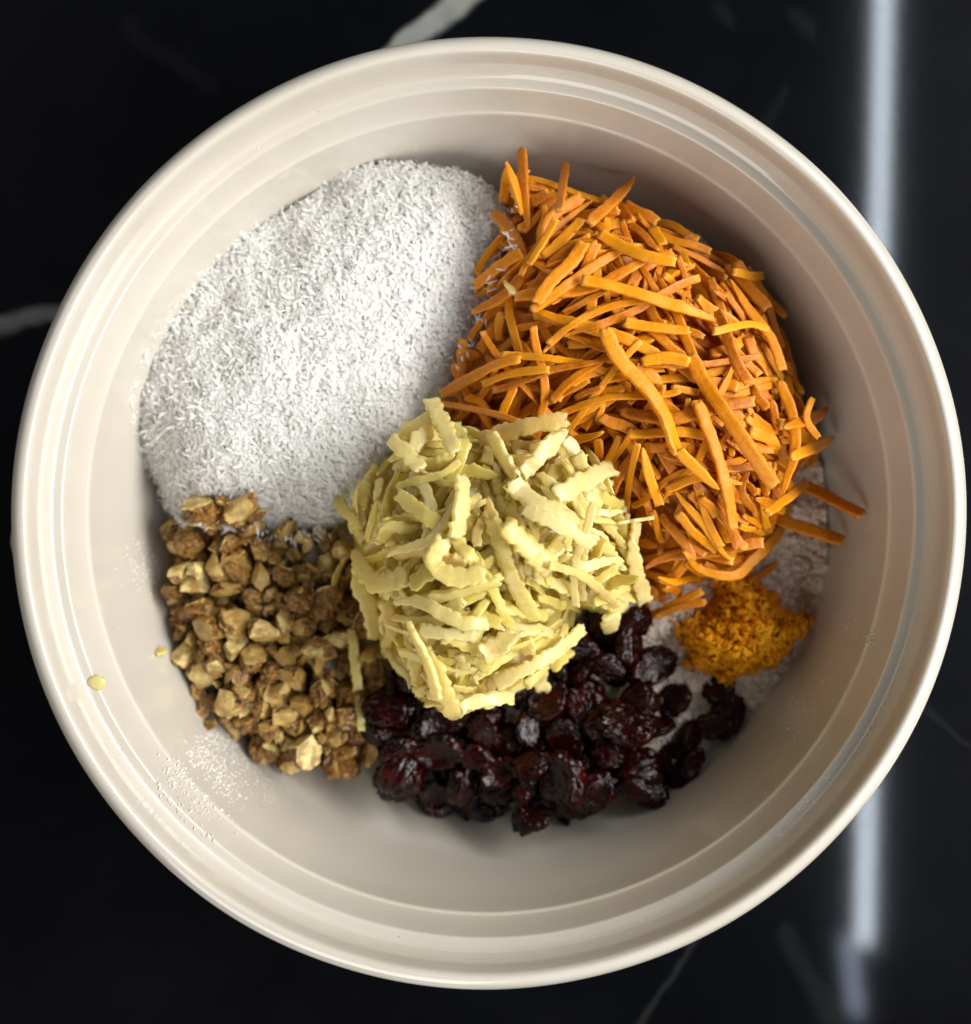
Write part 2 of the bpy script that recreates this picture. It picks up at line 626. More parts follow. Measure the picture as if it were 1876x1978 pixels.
class Acc:
    """collects many small pieces into one mesh"""
    def __init__(s):
        s.v, s.f3, s.f4, s.at, s.n = [], [], [], {}, 0

    def add(s, v, f, **at):
        s.v.append(np.asarray(v, float))
        for q in f:
            (s.f3 if len(q) == 3 else s.f4).append([i + s.n for i in q])
        for k, a in at.items():
            s.at.setdefault(k, []).append(np.broadcast_to(np.asarray(a, float), (len(v),)))
        s.n += len(v)

    def mesh(s, name, smooth=True):
        v = np.concatenate(s.v)
        me = bpy.data.meshes.new(name)
        me.from_pydata(v.tolist(), [], s.f3 + s.f4)
        me.polygons.foreach_set("use_smooth", np.full(len(me.polygons), smooth))
        for k, a in s.at.items():
            A = me.attributes.new(k, 'FLOAT', 'POINT')
            A.data.foreach_set("value", np.concatenate(a).astype(np.float32))
        me.update()
        return me


# --- icospheres used for nuts, berries, crumbs
def ico(sub):
    bm = bmesh.new()
    bmesh.ops.create_icosphere(bm, subdivisions=sub, radius=1.0)
    v = np.array([p.co[:] for p in bm.verts])
    f = np.array([[q.index for q in fc.verts] for fc in bm.faces])
    bm.free()
    return v, f


ICO1, ICO2, ICO3, ICO4 = ico(1), ico(2), ico(3), ico(4)


def rot_rand(rs):
    q = rs.normal(size=4)
    q /= np.linalg.norm(q)
    w, x, y, z = q
    return np.array([[1 - 2 * (y * y + z * z), 2 * (x * y - z * w), 2 * (x * z + y * w)],
                     [2 * (x * y + z * w), 1 - 2 * (x * x + z * z), 2 * (y * z - x * w)],
                     [2 * (x * z - y * w), 2 * (y * z + x * w), 1 - 2 * (x * x + y * y)]])


def grains(acc_v, acc_f, base, pts, size, rs, squash=0.7):
    """vectorised irregular little lumps; returns arrays"""
    bv, bf = base
    n = len(pts)
    k = len(bv)
    sc = size[:, None, None] * rs.uniform(0.6, 1.2, (n, 1, 3))
    V = bv[None] * (1 + rs.uniform(-0.3, 0.3, (n, k, 1)))
    a = rs.uniform(0, 6.28, n)
    V = V * sc
    V[:, :, 2] *= squash
    x = V[:, :, 0] * np.cos(a)[:, None] - V[:, :, 1] * np.sin(a)[:, None]
    y = V[:, :, 0] * np.sin(a)[:, None] + V[:, :, 1] * np.cos(a)[:, None]
    V = np.stack([x, y, V[:, :, 2]], -1) + pts[:, None, :]
    F = bf[None] + (np.arange(n) * k)[:, None, None]
    off = sum(len(q) for q in acc_v)
    acc_v.append(V.reshape(-1, 3))
    acc_f.append(F.reshape(-1, bf.shape[1]) + off)


# ------------------------------------------------------------------ flour bed
rs = np.random.RandomState(5)
FL = [(1340, 440, .050), (1460, 560, .047), (1530, 700, .046), (1575, 830, .044), (1597, 930, .044), (1600, 1050, .044),
      (1598, 1150, .042), (1585, 1250, .040), (1545, 1335, .036), (1500, 1380, .033), (1440, 1415, .030), (1390, 1448, .028),
      (1290, 1500, .020), (1200, 1550, .018), (1120, 1560, .018), (900, 1500, .016), (700, 1420, .016), (450, 1350, .018),
      (420, 1100, .02), (400, 800, .025), (600, 560, .03), (900, 440, .04), (1150, 420, .045)]
T, ins = heap(FL, 0.040, 0.030, 0.8)
lump = fbm(np.stack([XX.ravel() * 70, YY.ravel() * 70, XX.ravel() * 0], -1), 3, 3).reshape(XX.shape)
crk = np.abs(fbm(np.stack([XX.ravel() * 160, YY.ravel() * 160, XX.ravel() * 0 + 3], -1), 8, 3)).reshape(XX.shape)
Tf = T + lump * 0.0022 + np.minimum(crk, 0.35) * 0.004 - 0.001
ed = smooth2(ins.astype(float), 12)
fm = ins & (Tf > BOWLZ - 0.0005)
G = np.where(fm, np.maximum(G, Tf), G)
Hf = np.where(fm, Tf, BOWLZ - 0.0008)
fine = vnoise(np.stack([XX.ravel() * 900, YY.ravel() * 900, XX.ravel() * 0], -1), 4).reshape(XX.shape)
Hf = Hf + np.where(fm, fine * 0.00055, 0)
dil = smooth2(fm.astype(float), 2) > 0.02
v, f = grid_mesh("flour", Hf, dil, M_FLOUR)
av, af = [v], []
bv, bf = ICO1
tri = np.concatenate([f[:, [0, 1, 2]], f[:, [0, 2, 3]]])
af.append(tri)
cand = np.argwhere(fm & (XX > -0.01))
ii = cand[rs.randint(0, len(cand), 9000)]
pts = np.stack([XX[ii[:, 0], ii[:, 1]], YY[ii[:, 0], ii[:, 1]], Hf[ii[:, 0], ii[:, 1]] + 0.0001], -1)
pts[:, :2] += rs.uniform(-.0003, .0003, (len(pts), 2))
grains(av, af, ICO1, pts, np.abs(rs.normal(0.00035, 0.00022, len(pts))) + 0.00015, rs)
me = mesh_from("flour_bed", np.concatenate(av), np.concatenate(af))
tag(link("flour_bed", me, M_FLOUR), "speckled beige flour lying beneath the heaps along the right of the bowl", "flour", kind="stuff")

# ------------------------------------------------------------------ strands
def resample(P, n):
    P = np.asarray(P, float)
    d = np.r_[0, np.cumsum(np.linalg.norm(np.diff(P, axis=0), axis=1))]
    t = np.linspace(0, d[-1], n)
    return np.stack([np.interp(t, d, P[:, k]) for k in range(P.shape[1])], -1), d[-1]


def smooth_path(pts, n):
    p = np.array(pts, float)
    if len(p) > 2:
        p = chaikin(p, 3)
    return resample(p, n)


def drape(x, y, w, flex, bury=0.0):
    """height of a fairly stiff strip laid over what is already there"""
    n = len(x)
    tx = np.gradient(x)
    ty = np.gradient(y)
    l = np.hypot(tx, ty) + 1e-9
    nx, ny = -ty / l, tx / l
    Z = np.max([gz(x + nx * w * q, y + ny * w * q) for q in (-0.4, 0, 0.4)], axis=0)
    s = np.r_[0, np.cumsum(np.hypot(np.diff(x), np.diff(y)))]
    mid = s[-1] / 2
    hull = []
    for k in range(n):
        while len(hull) >= 2:
            a, b = hull[-2], hull[-1]
            if (Z[b] - Z[a]) * (s[k] - s[a]) <= (Z[k] - Z[a]) * (s[b] - s[a]):
                hull.pop()
            else:
                break
        hull.append(k)
    a, b = 0, n - 1
    for p, q in zip(hull[:-1], hull[1:]):
        if s[p] <= mid <= s[q]:
            a, b = p, q
    m = (Z[b] - Z[a]) / max(s[b] - s[a], 1e-6)
    m = np.clip(m, -1.6, 1.6)
    line = Z[a] + m * (s - s[a])
    line += max(0, (Z[[a, b]] - line[[a, b]]).max())
    u = (s - mid) / max(mid, 1e-6)
    soft = np.maximum(Z, line - flex * s[-1] * (0.12 + u * u))
    k = np.array([1, 2, 3, 2, 1.]) / 9
    for _ in range(3):
        soft = np.convolve(np.pad(soft, 2, mode='edge'), k, 'valid')
    return soft - bury, Z


def stamp(x, y, z, w):
    m = max(int(len(x) * 1), 8)
    P, L = resample(np.stack([x, y, z], -1), max(8, int(np.hypot(np.diff(x), np.diff(y)).sum() / (CS * 0.8)) + 2))
    tx = np.gradient(P[:, 0])
    ty = np.gradient(P[:, 1])
    l = np.hypot(tx, ty) + 1e-9
    nx, ny = -ty / l, tx / l
    for q in np.arange(-w * 0.45, w * 0.46, CS * 0.8):
        i, j = gi(P[:, 0] + nx * q, P[:, 1] + ny * q)
        np.maximum.at(G, (i, j), P[:, 2])


def strand_geo(P, w, th, rs, frill=0.05, roll=0.0, twist=0.0, taper=(0.5, 0.5), nr=8, hollow=0.0):
    """P (n,3) centre line -> rounded strip; returns verts, faces, tip attribute"""
    n = len(P)
    T_ = np.gradient(P, axis=0)
    T_ /= np.linalg.norm(T_, axis=1)[:, None] + 1e-12
    up = np.array([0, 0, 1.0])
    sd = np.cross(T_, up)
    sd /= np.linalg.norm(sd, axis=1)[:, None] + 1e-9
    nm = np.cross(sd, T_)
    t = np.linspace(0, 1, n)
    ang = roll + twist * (t - 0.5)
    c, s_ = np.cos(ang)[:, None], np.sin(ang)[:, None]
    sd, nm = sd * c + nm * s_, nm * c - sd * s_
    env = np.ones(n)
    e0, e1 = taper
    k0, k1 = (0.35 if e0 < 0.4 else 0.05), (0.35 if e1 < 0.4 else 0.05)
    env *= e0 + (1 - e0) * np.clip(t / k0, 0, 1) ** 0.6
    env *= e1 + (1 - e1) * np.clip((1 - t) / k1, 0, 1) ** 0.6
    sl = np.r_[0, np.cumsum(np.linalg.norm(np.diff(P, axis=0), axis=1))]
    seed = rs.randint(1e6)
    z0 = np.zeros(n)
    wl = 1 + frill * fbm(np.stack([sl * 620, z0 + 1, z0], -1), seed, 2) + 0.10 * vnoise(np.stack([sl * 120, z0, z0], -1), seed + 3)
    wr = 1 + frill * fbm(np.stack([sl * 620, z0 + 9, z0], -1), seed + 7, 2) + 0.10 * vnoise(np.stack([sl * 120, z0, z0], -1), seed + 5)
    V = []
    if nr >= 10:
        sec = [(-1, -.5), (-.88, -.92), (-.35, -1), (.35, -1), (.88, -.92), (1, -.5), (1, .5), (.88, .92), (.35, 1), (-.35, 1), (-.88, .92), (-1, .5)]
        nr = 12
    else:
        sec = [(math.cos(2 * math.pi * (a + .5) / nr), math.sin(2 * math.pi * (a + .5) / nr)) for a in range(nr)]
    hh = env ** 0.4 * th / 2
    for cx, sx in sec:
        ww = (wl if cx < 0 else wr) * env * w / 2
        hz = sx * hh - hollow * th * (1 - abs(cx)) * (1 if sx > 0 else -0.4)
        V.append(P + sd * (cx * ww)[:, None] + nm * hz[:, None])
    V = np.stack(V, 1)
    V += rs.normal(size=V.shape) * th * 0.03
    # ragged ends
    V[0] -= T_[0] * rs.uniform(-0.18, 0.2, (nr, 1)) * w
    V[-1] += T_[-1] * rs.uniform(-0.18, 0.2, (nr, 1)) * w
    V = V.reshape(-1, 3)
    i = np.arange(n - 1)[:, None] * nr
    j = np.arange(nr)[None]
    j2 = (j + 1) % nr
    F = np.stack([i + j, i + j2, i + nr + j2, i + nr + j], -1).reshape(-1, 4).tolist()
    V = np.vstack([V, V[:nr].mean(0), V[-nr - 0:].mean(0) if False else V[(n - 1) * nr:n * nr].mean(0)])
    c0, c1 = n * nr, n * nr + 1
    for a in range(nr):
        b = (a + 1) % nr
        F.append([c0, b, a])
        F.append([c1, (n - 1) * nr + a, (n - 1) * nr + b])
    tip = np.clip(1 - np.minimum(t, 1 - t) / 0.06, 0, 1)
    eg = np.array([0.38 if abs(q[0]) > 0.8 and q[1] > 0 else 0.0 for q in sec])
    tip = np.r_[np.maximum(tip[:, None], eg[None, :] * (0.3 + 1.4 * np.abs(vnoise(np.stack([sl * 300, z0, z0], -1), seed + 11)))[:, None]).ravel(), 1, 1]
    return V, F, tip


def hand3(H, pts, wpx, label, thk=0.4, bright=0.5):
    W3 = [p2w(a, b, z) + (z,) for a, b, z in pts]
    P, L = smooth_path(W3, 30)
    w = wpx / KP * (HC - P[15, 2])
    th = w * thk
    V, F, tip = strand_geo(P, w, th, H.rs, H.frill, 0.3, 0.4, (.85, .7), H.nr, H.hollow)
    H.done.append(dict(V=V, F=F, tip=tip, c=P.mean(0), P=P, rnd=bright, w=w, L=L, cur=0, px=pts[0][0], py=pts[0][1], label=label))


class Heap:
    def __init__(s, kind, mat, poly, Tt, seed, wr, tr, lr, frill, flex, nr, hollow=0.0):
        s.kind, s.mat, s.poly, s.T = kind, mat, poly, Tt
        s.rs = np.random.RandomState(seed)
        s.wr, s.tr, s.lr, s.frill, s.flex, s.nr, s.hollow = wr, tr, lr, frill, flex, nr, hollow
        s.done = []

    def lay(s, P2, w, th, lift=0.0, commit=True, tilt=None):
        """P2: world path (n,2)"""
        z, zs = drape(P2[:, 0], P2[:, 1], w, s.flex)
        if tilt is not None:
            z = z + np.linspace(tilt[0], tilt[1], len(z))
        z = z + lift
        return z

    def commit(s, P2, z, w, th, info):
        P = np.stack([P2[:, 0], P2[:, 1], z + th * 0.42], -1)
        stamp(P2[:, 0], P2[:, 1], z + th * 0.85, w)
        rs = s.rs
        V, F, tip = strand_geo(P, w, th, rs, s.frill, rs.normal(0, 0.28 if s.kind == 'carrot_shred' else 0.5), rs.normal(0, 0.5),
                               (rs.choice([.2, .7, .85, .95], p=[.22, .26, .26, .26]), rs.choice([.2, .7, .85, .95], p=[.22, .26, .26, .26])), s.nr, s.hollow)
        s.done.append(dict(V=V, F=F, tip=tip, c=P.mean(0), P=P, rnd=rs.uniform(), w=w, **info))

    def fill(s, count, ang=None, tries=5, rough=0.0015):
        rs = s.rs
        pl = np.array([p[:2] for p in s.poly])
        lo, hi = pl.min(0), pl.max(0)
        for _ in range(count):
            best = None
            for _t in range(tries):
                for _q in range(40):
                    px, py = rs.uniform(lo[0], hi[0]), rs.uniform(lo[1], hi[1])
                    if inpoly(np.array([px]), np.array([py]), s.poly)[0]:
                        break
                x, y, z0 = place(px, py)
                a = ang(px, py, rs) if ang else rs.uniform(0, math.pi)
                L = min(rs.gamma(*s.lr[:2]) + s.lr[2], s.lr[3])
                w = rs.uniform(*s.wr)
                th = w * rs.uniform(*s.tr)
                cur = rs.normal(0, 0.38) * (L / 0.03)
                n = max(7, int(L / (0.0009 if s.kind == 'carrot_shred' else 0.00055)))
                u = np.linspace(-0.5, 0.5, n)
                da = a + cur * u + rs.normal(0, 0.25) * np.sin(u * 6 + rs.uniform(0, 6))
                dx = np.cos(da) * L / n
                dy = np.sin(da) * L / n
                X = np.cumsum(dx); Y = np.cumsum(dy)
                X += x - X.mean(); Y += y - Y.mean()
                # ends may leave the outline only a little, and never pass the rim
                if np.hypot(X - BX, Y - BY).max() > 0.124:
                    continue
                ex, ey = w2p(X[[0, -1]], Y[[0, -1]], z0)
                o = (~inpoly(ex, ey, s.poly)).sum()
                z, _z = drape(X, Y, w, s.flex)
                t = gz(X[n // 2], Y[n // 2], s.T)
                sc = z.mean() - t + o * 0.006 + rs.uniform(0, rough)
                if best is None or sc < best[0]:
                    best = (sc, X, Y, z, w, th, L, cur, px, py)
            if best is None or best[0] > 0.004:
                continue
            _, X, Y, z, w, th, L, cur, px, py = best
            s.commit(np.stack([X, Y], -1), z, w, th, dict(L=L, cur=abs(cur), px=px, py=py, label=None))

    def hand(s, pts, wpx, label, lift=0.0, thk=None, flex=None, bright=None, stick=(0, 0)):
        zz = place(*pts[len(pts) // 2])[2]
        W2 = []
        for a, b in pts:
            zl = zz
            for _ in range(7):
                x, y = p2w(a, b, zl)
                zl = 0.5 * zl + 0.5 * max(float(gz(x, y)), zz - 0.02)
            W2.append((x, y))
        _, L = smooth_path(W2, 10)
        n = max(9, int(L / (0.0009 if s.kind == 'carrot_shred' else 0.00055)))
        P2, L = smooth_path(W2, n)
        w = wpx / KP * (HC - zz) * (0.76 if s.kind == 'carrot_shred' else 0.80)
        th = w * (thk or np.mean(s.tr))
        f0 = s.flex
        if flex is not None: s.flex = flex
        z, _z = drape(P2[:, 0], P2[:, 1], w, s.flex)
        s.flex = f0
        u = np.linspace(0, 1, n)
        z = z + lift + stick[0] * (1 - u) ** 2 + stick[1] * u ** 2
        s.commit(P2, z, w, th, dict(L=L, cur=9, px=pts[0][0], py=pts[0][1], label=label))
        if bright is not None:
            s.done[-1]['rnd'] = bright
        return s.done[-1]


# ------------------------------------------------------------------ coconut
CO = [(255, 762, .052), (262, 850, .047), (290, 910, .043), (318, 965, .038), (345, 1012, .034), (430, 1050, .030), (520, 1060, .028),
      (660, 1040, .032), (760, 960, .042), (840, 860, .048), (900, 760, .052), (950, 600, .056), (985, 500, .059), (985, 420, .059),
      (965, 375, .055), (930, 345, .057), (870, 326, .059), (780, 313, .061), (700, 320, .061), (655, 338, .060), (560, 405, .059), (470, 450, .058),
      (400, 518, .058), (345, 588, .057), (295, 660, .055)]
T, ins = heap(CO, 0.071, 0.050, 0.85)
lump = fbm(np.stack([XX.ravel() * 55, YY.ravel() * 55, XX.ravel() * 0], -1), 13, 3).reshape(XX.shape)
Tc = T + lump * 0.0026 + fbm(np.stack([XX.ravel() * 210, YY.ravel() * 210, XX.ravel() * 0], -1), 19, 2).reshape(XX.shape) * 0.0009
cm = ins & (Tc > BOWLZ - 0.0002)
fine = vnoise(np.stack([XX.ravel() * 500, YY.ravel() * 500, XX.ravel() * 0], -1), 4).reshape(XX.shape)
Hc_ = np.where(cm, Tc - 0.0006 + fine * 0.0006, BOWLZ - 0.0006)
dil = smooth2(cm.astype(float), 2) > 0.02
v, f = grid_mesh("coco", Hc_, dil, M_COCO)
av, af = [v], [np.concatenate([f[:, [0, 1, 2]], f[:, [0, 2, 3]]])]
G = np.where(cm, np.maximum(G, Tc), G)
COCO_TOP = Tc
rs = np.random.RandomState(21)
cand = np.argwhere(cm)
NF = 42000
ii = cand[rs.randint(0, len(cand), NF)]
gxx, gyy = np.gradient(smooth2(np.where(cm, Tc, BOWLZ), 6), CS)
nrm = np.stack([-gxx[ii[:, 0], ii[:, 1]], -gyy[ii[:, 0], ii[:, 1]], np.ones(NF)], -1)
nrm /= np.linalg.norm(nrm, axis=1)[:, None]
d = rs.normal(size=(NF, 3))
d -= nrm * (d * nrm).sum(1)[:, None]
d /= np.linalg.norm(d, axis=1)[:, None]
el = np.clip(rs.normal(0.2, 0.27, NF), -0.1, 1.1)
d = d * np.cos(el)[:, None] + nrm * np.sin(el)[:, None]
Lf = np.clip(rs.gamma(2.4, 0.00080, NF) + 0.0006, 0.001, 0.0068)
wf = rs.uniform(0.00018, 0.00068, NF)
cen = np.stack([XX[ii[:, 0], ii[:, 1]], YY[ii[:, 0], ii[:, 1]], Tc[ii[:, 0], ii[:, 1]]], -1)
cen[:, :2] += rs.uniform(-.0004, .0004, (NF, 2))
cen += nrm * rs.uniform(-0.0005, 0.0005, NF)[:, None] + d * (Lf * 0.3 * np.sin(el))[:, None]
s1 = np.cross(d, nrm + 1e-6)
s1 /= np.linalg.norm(s1, axis=1)[:, None]
s2 = np.cross(s1, d)
bend = s1 * (rs.normal(0, 0.10, NF) * Lf)[:, None]
rings = []
rings.append((cen - d * (Lf / 2)[:, None])[:, None, :])
for q, bb in ((-0.22, 1.0), (0.24, 1.0)):
    c0 = cen + d * (Lf * q)[:, None] + bend * bb
    r3 = [c0 + s1 * (wf * math.cos(a))[:, None] + s2 * (wf * 0.5 * math.sin(a))[:, None] for a in (0.3, 2.4, 4.5)]
    rings.append(np.stack(r3, 1))
rings.append((cen + d * (Lf / 2)[:, None])[:, None, :])
V = np.concatenate(rings, 1)          # NF, 8, 3
bf = np.array([[0, 2, 1], [0, 3, 2], [0, 1, 3], [1, 2, 5], [1, 5, 4], [2, 3, 6], [2, 6, 5], [3, 1, 4], [3, 4, 6], [4, 5, 7], [5, 6, 7], [6, 4, 7]])
F = bf[None] + (np.arange(NF) * 8)[:, None, None] + len(v)
av.append(V.reshape(-1, 3))
af.append(F.reshape(-1, 3))
me = mesh_from("desiccated_coconut", np.concatenate(av), np.concatenate(af), smooth=False)
tag(link("desiccated_coconut", me, M_COCO), "heap of fluffy white desiccated coconut flakes against the left wall of the bowl", "coconut", kind="stuff")

# ------------------------------------------------------------------ carrots
CA = [(975, 330, .060), (1030, 330, .062), (1100, 370, .062), (1210, 380, .062), (1335, 455, .060), (1465, 540, .058), (1525, 690, .054), (1555, 800, .056), (1588, 850, .054),
      (1540, 900, .054), (1520, 1000, .052), (1480, 1060, .050), (1400, 1120, .046), (1330, 1140, .040), (1250, 1185, .036), (1220, 1100, .04),
      (1100, 1000, .05), (950, 900, .05), (850, 800, .050), (858, 740, .055), (900, 640, .055), (915, 540, .056), (960, 470, .058)]
T, ins = heap(CA, 0.089, 0.046, 0.85)
T = np.where(ins, np.maximum(T, G + 0.001), T)
core = np.where(ins, T - 0.0075, -1)
cmask = ins & (core > G + 0.0005)
v, f = grid_mesh("core", np.where(cmask, core, G), smooth2(cmask.astype(float), 1) > 0.02, M_CARROT)
G = np.where(cmask, core, G)
HCA = Heap("carrot_shred", M_CARROT, CA, T, 41, (0.0018, 0.0039), (0.34, 0.55), (2.4, 0.0076, 0.006, 0.050), 0.13, 0.09, 10, 0.10)


def ang_c(px, py, rs):
    if rs.uniform() < 0.55:
        base = -52 if px > 1150 else 40
        return math.radians(rs.normal(base, 28))
    return rs.uniform(0, math.pi)


HCA.fill(1900, ang_c, 5)
n_fill = len(HCA.done)
g_ca = "carrot shreds grated onto the heap"
HCA.hand([(1004, 328), (1010, 390), (1020, 455)], 26, "broad upright carrot shred at the very top of the heap, nearest the bowl wall", stick=(.001, 0))
HCA.hand([(976, 338), (992, 378), (1008, 415)], 22, "slim carrot shred crossing the upright one beside the coconut at the top of the bowl", stick=(.002, 0))
HCA.hand([(1085, 352), (1080, 390), (1074, 430)], 22, "short upright carrot shred alone on the upper edge of the carrot heap", stick=(.004, 0))
HCA.hand([(1218, 360), (1180, 405), (1128, 462)], 27, "olive-tinted straight carrot shred leaning out towards the upper bowl wall", stick=(.006, 0))
HCA.hand([(955, 415), (985, 455), (1010, 500)], 30, "wide carrot shred slanting down beside the upper right edge of the coconut")
HCA.hand([(1008, 490), (965, 520), (918, 562)], 28, "straight carrot shred reaching down to the left over the edge of the coconut")
HCA.hand([(1074, 418), (1055, 460), (1022, 512)], 20, "thin carrot shred with a pale drawn-out point near the top of the carrot heap", lift=.001, bright=.85, stick=(.003, 0))
HCA.hand([(1128, 472), (1105, 515), (1060, 560), (1035, 590)], 32, "thick blunt-ended carrot shred bending down to the left below the pale-pointed one", bright=.7)
HCA.hand([(1157, 455), (1200, 480), (1245, 500), (1292, 520)], 28, "bright thick carrot shred lying across the upper middle of the carrot heap", bright=.9, lift=.001)
HCA.hand([(1123, 545), (1190, 562), (1260, 580), (1330, 605), (1390, 625)], 30, "longest straight carrot shred with a tapered left tip, lying across the carrot heap", bright=.95, lift=.0015)
HCA.hand([(1380, 605), (1400, 650), (1420, 700), (1440, 740)], 28, "carrot shred bending downward from the frayed end of the longest shred")
HCA.hand([(1165, 640), (1195, 700), (1245, 750), (1280, 800), (1308, 880)], 38, "thick glossy S-curved carrot shred in the middle of the carrot heap", bright=.85, lift=.002)
HCA.hand([(1330, 690), (1370, 760), (1420, 850), (1475, 940)], 36, "very long straight carrot shred sloping down through the right half of the heap", bright=.6, lift=.001)
HCA.hand([(1500, 740), (1515, 810), (1510, 880), (1495, 965)], 24, "narrow bowed carrot shred hanging down near the right edge of the carrot heap", bright=.75, lift=.002)
HCA.hand([(1345, 780), (1375, 850), (1400, 940), (1410, 1020)], 30, "long carrot shred running down towards the hooked shred", bright=.7, lift=.001)
HCA.hand([(1400, 550), (1440, 600), (1475, 660), (1500, 720)], 24, "carrot shred curving along the upper right shoulder of the heap")
HCA.hand([(1405, 535), (1440, 545), (1470, 535)], 22, "small carrot shred with a round pale end at the upper right shoulder of the heap", bright=.9)
HCA.hand([(1480, 640), (1440, 632), (1375, 650), (1360, 655)], 20, "pale twisted carrot shred ending in a sharp white point", bright=1.0, lift=.002)
HCA.hand([(1240, 700), (1290, 690), (1330, 700)], 30, "short stubby carrot shred with a split pale end right of the S-curved one", bright=.95)
HCA.hand([(1205, 625), (1260, 635), (1330, 640)], 26, "boat-shaped carrot shred above the S-curved one", bright=.9, lift=.001)
HCA.hand([(1590, 790), (1550, 815), (1495, 832)], 28, "broad carrot shred sticking out at the right towards the bowl wall", stick=(.003, 0))
HCA.hand([(1588, 850), (1550, 868), (1505, 888)], 26, "carrot shred with a frayed tip sticking out below the broad right-hand one", stick=(.003, 0), bright=.9)
HCA.hand([(1540, 780), (1550, 810), (1562, 850)], 18, "little carrot shred laid crosswise over the shreds that stick out at the right", bright=.85, lift=.001)
HCA.hand([(1535, 935), (1500, 960), (1455, 990)], 22, "carrot shred pointing up to the right over the bare flour", bright=.7)
HCA.hand([(1308, 1062), (1345, 1100), (1400, 1112), (1455, 1075), (1505, 1020), (1520, 975)], 26, "large hook-shaped carrot shred curving round at the lower right of the heap", bright=.8, flex=.25)
HCA.hand([(1338, 1135), (1300, 1158), (1255, 1188)], 22, "upper of two parallel carrot shreds pointing at the cranberries", bright=.85, stick=(0, .003))
HCA.hand([(1345, 1155), (1310, 1172), (1268, 1192)], 18, "lower of two parallel carrot shreds pointing at the cranberries", bright=.6)
HCA.hand([(1505, 1088), (1470, 1110), (1440, 1128)], 20, "short carrot shred beside the top of the orange zest on the flour", bright=.7)
HCA.hand([(848, 776), (905, 790), (965, 803), (1020, 832)], 18, "thin curved carrot shred between the coconut and the apple heap", bright=.75, lift=.002)
HCA.hand([(855, 768), (900, 740), (960, 712), (1005, 695)], 26, "carrot shred running up to the right from the meeting point with the coconut", bright=.7)
HCA.hand([(932, 745), (985, 722), (1060, 715)], 20, "thin forked carrot shred above the thin curved one", bright=.9, lift=.001)
HCA.hand([(1230, 870), (1245, 920), (1265, 975)], 26, "flat pale carrot shred hanging down right of the apple heap", bright=1.0)
HCA.hand([(1310, 870), (1340, 905), (1380, 945)], 26, "carrot shred with a torn pale lower end below the S-curved one", bright=1.0)
hand3(HCA, [(1555, 938, .052), (1610, 965, .061), (1668, 995, .070)], 24, "lone carrot shred with a white tip lying on the right bowl wall", bright=.3)
hand3(HCA, [(1495, 1002, .050), (1560, 1022, .0535), (1628, 1044, .056)], 24, "second lone carrot shred crossing flour and wall, below the white tipped one", bright=.55)

# buried shreds: the ones covered most become one stuff mesh
def coverage(done):
    """visible share of every strand, seen from above"""
    Z = np.full((940, 990), -1e9)
    I = np.full(Z.shape, -1)
    for k, d in enumerate(done):
        P, L = resample(d['P'], 40)
        q = np.linspace(-0.4, 0.4, 7) * d['w']
        t = np.gradient(P[:, :2], axis=0)
        t /= np.linalg.norm(t, axis=1)[:, None] + 1e-9
        X = P[:, 0][:, None] - t[:, 1][:, None] * q
        Y = P[:, 1][:, None] + t[:, 0][:, None] * q
        px, py = w2p(X, Y, P[:, 2][:, None])
        i = np.clip((px / 2).astype(int), 0, 939).ravel()
        j = np.clip((py / 2).astype(int), 0, 989).ravel()
        zz = np.repeat(P[:, 2], 7)
        up = zz > Z[i, j]
        Z[i[up], j[up]] = zz[up]
        I[i[up], j[up]] = k
    c = np.bincount(I[I >= 0], minlength=len(done))
    return c


def flush(H, n_fill, core, core_label, core_cat, singular, limit, labeller, group, mincov=14):
    done = H.done
    cov = coverage(done)
    order = np.argsort(-(cov + 1e6 * (np.arange(len(done)) >= n_fill)))
    keep = set(int(k) for k in order[:limit] if cov[k] >= mincov or k >= n_fill)
    acc = Acc()
    if core is not None:
        cv, cf = core
        acc.add(cv, cf.tolist(), rnd=0.1, tip=0.0)
    for k, d in enumerate(done):
        if k in keep:
            c = d['c']
            me = bpy.data.meshes.new(singular)
            me.from_pydata((d['V'] - c).tolist(), [], d['F'])
            me.polygons.foreach_set("use_smooth", np.full(len(me.polygons), True))
            A = me.attributes.new("rnd", 'FLOAT', 'POINT')
            A.data.foreach_set("value", np.full(len(d['V']), d['rnd'], dtype=np.float32))
            A = me.attributes.new("tip", 'FLOAT', 'POINT')
            A.data.foreach_set("value", d['tip'].astype(np.float32))
            o = link(singular, me, H.mat, tuple(c))
            tag(o, d['label'] or labeller(d), core_cat, group)
        else:
            acc.add(d['V'], d['F'], rnd=d['rnd'], tip=d['tip'])
    if acc.n:
        o = link("buried_" + singular + "s", acc.mesh("buried"), H.mat)
        tag(o, core_label, core_cat, kind="stuff")
    return len(keep)


def size_word(d, a, b):
    return "short" if d['L'] < a else ("long" if d['L'] > b else "medium")


def way_word(d):
    dx, dy = d['P'][-1][:2] - d['P'][0][:2]
    ang = math.degrees(math.atan2(dy, dx)) % 180
    return "lying level" if (ang < 22 or ang > 158) else ("rising rightward" if ang < 68 else ("standing upright" if ang < 112 else "falling rightward"))


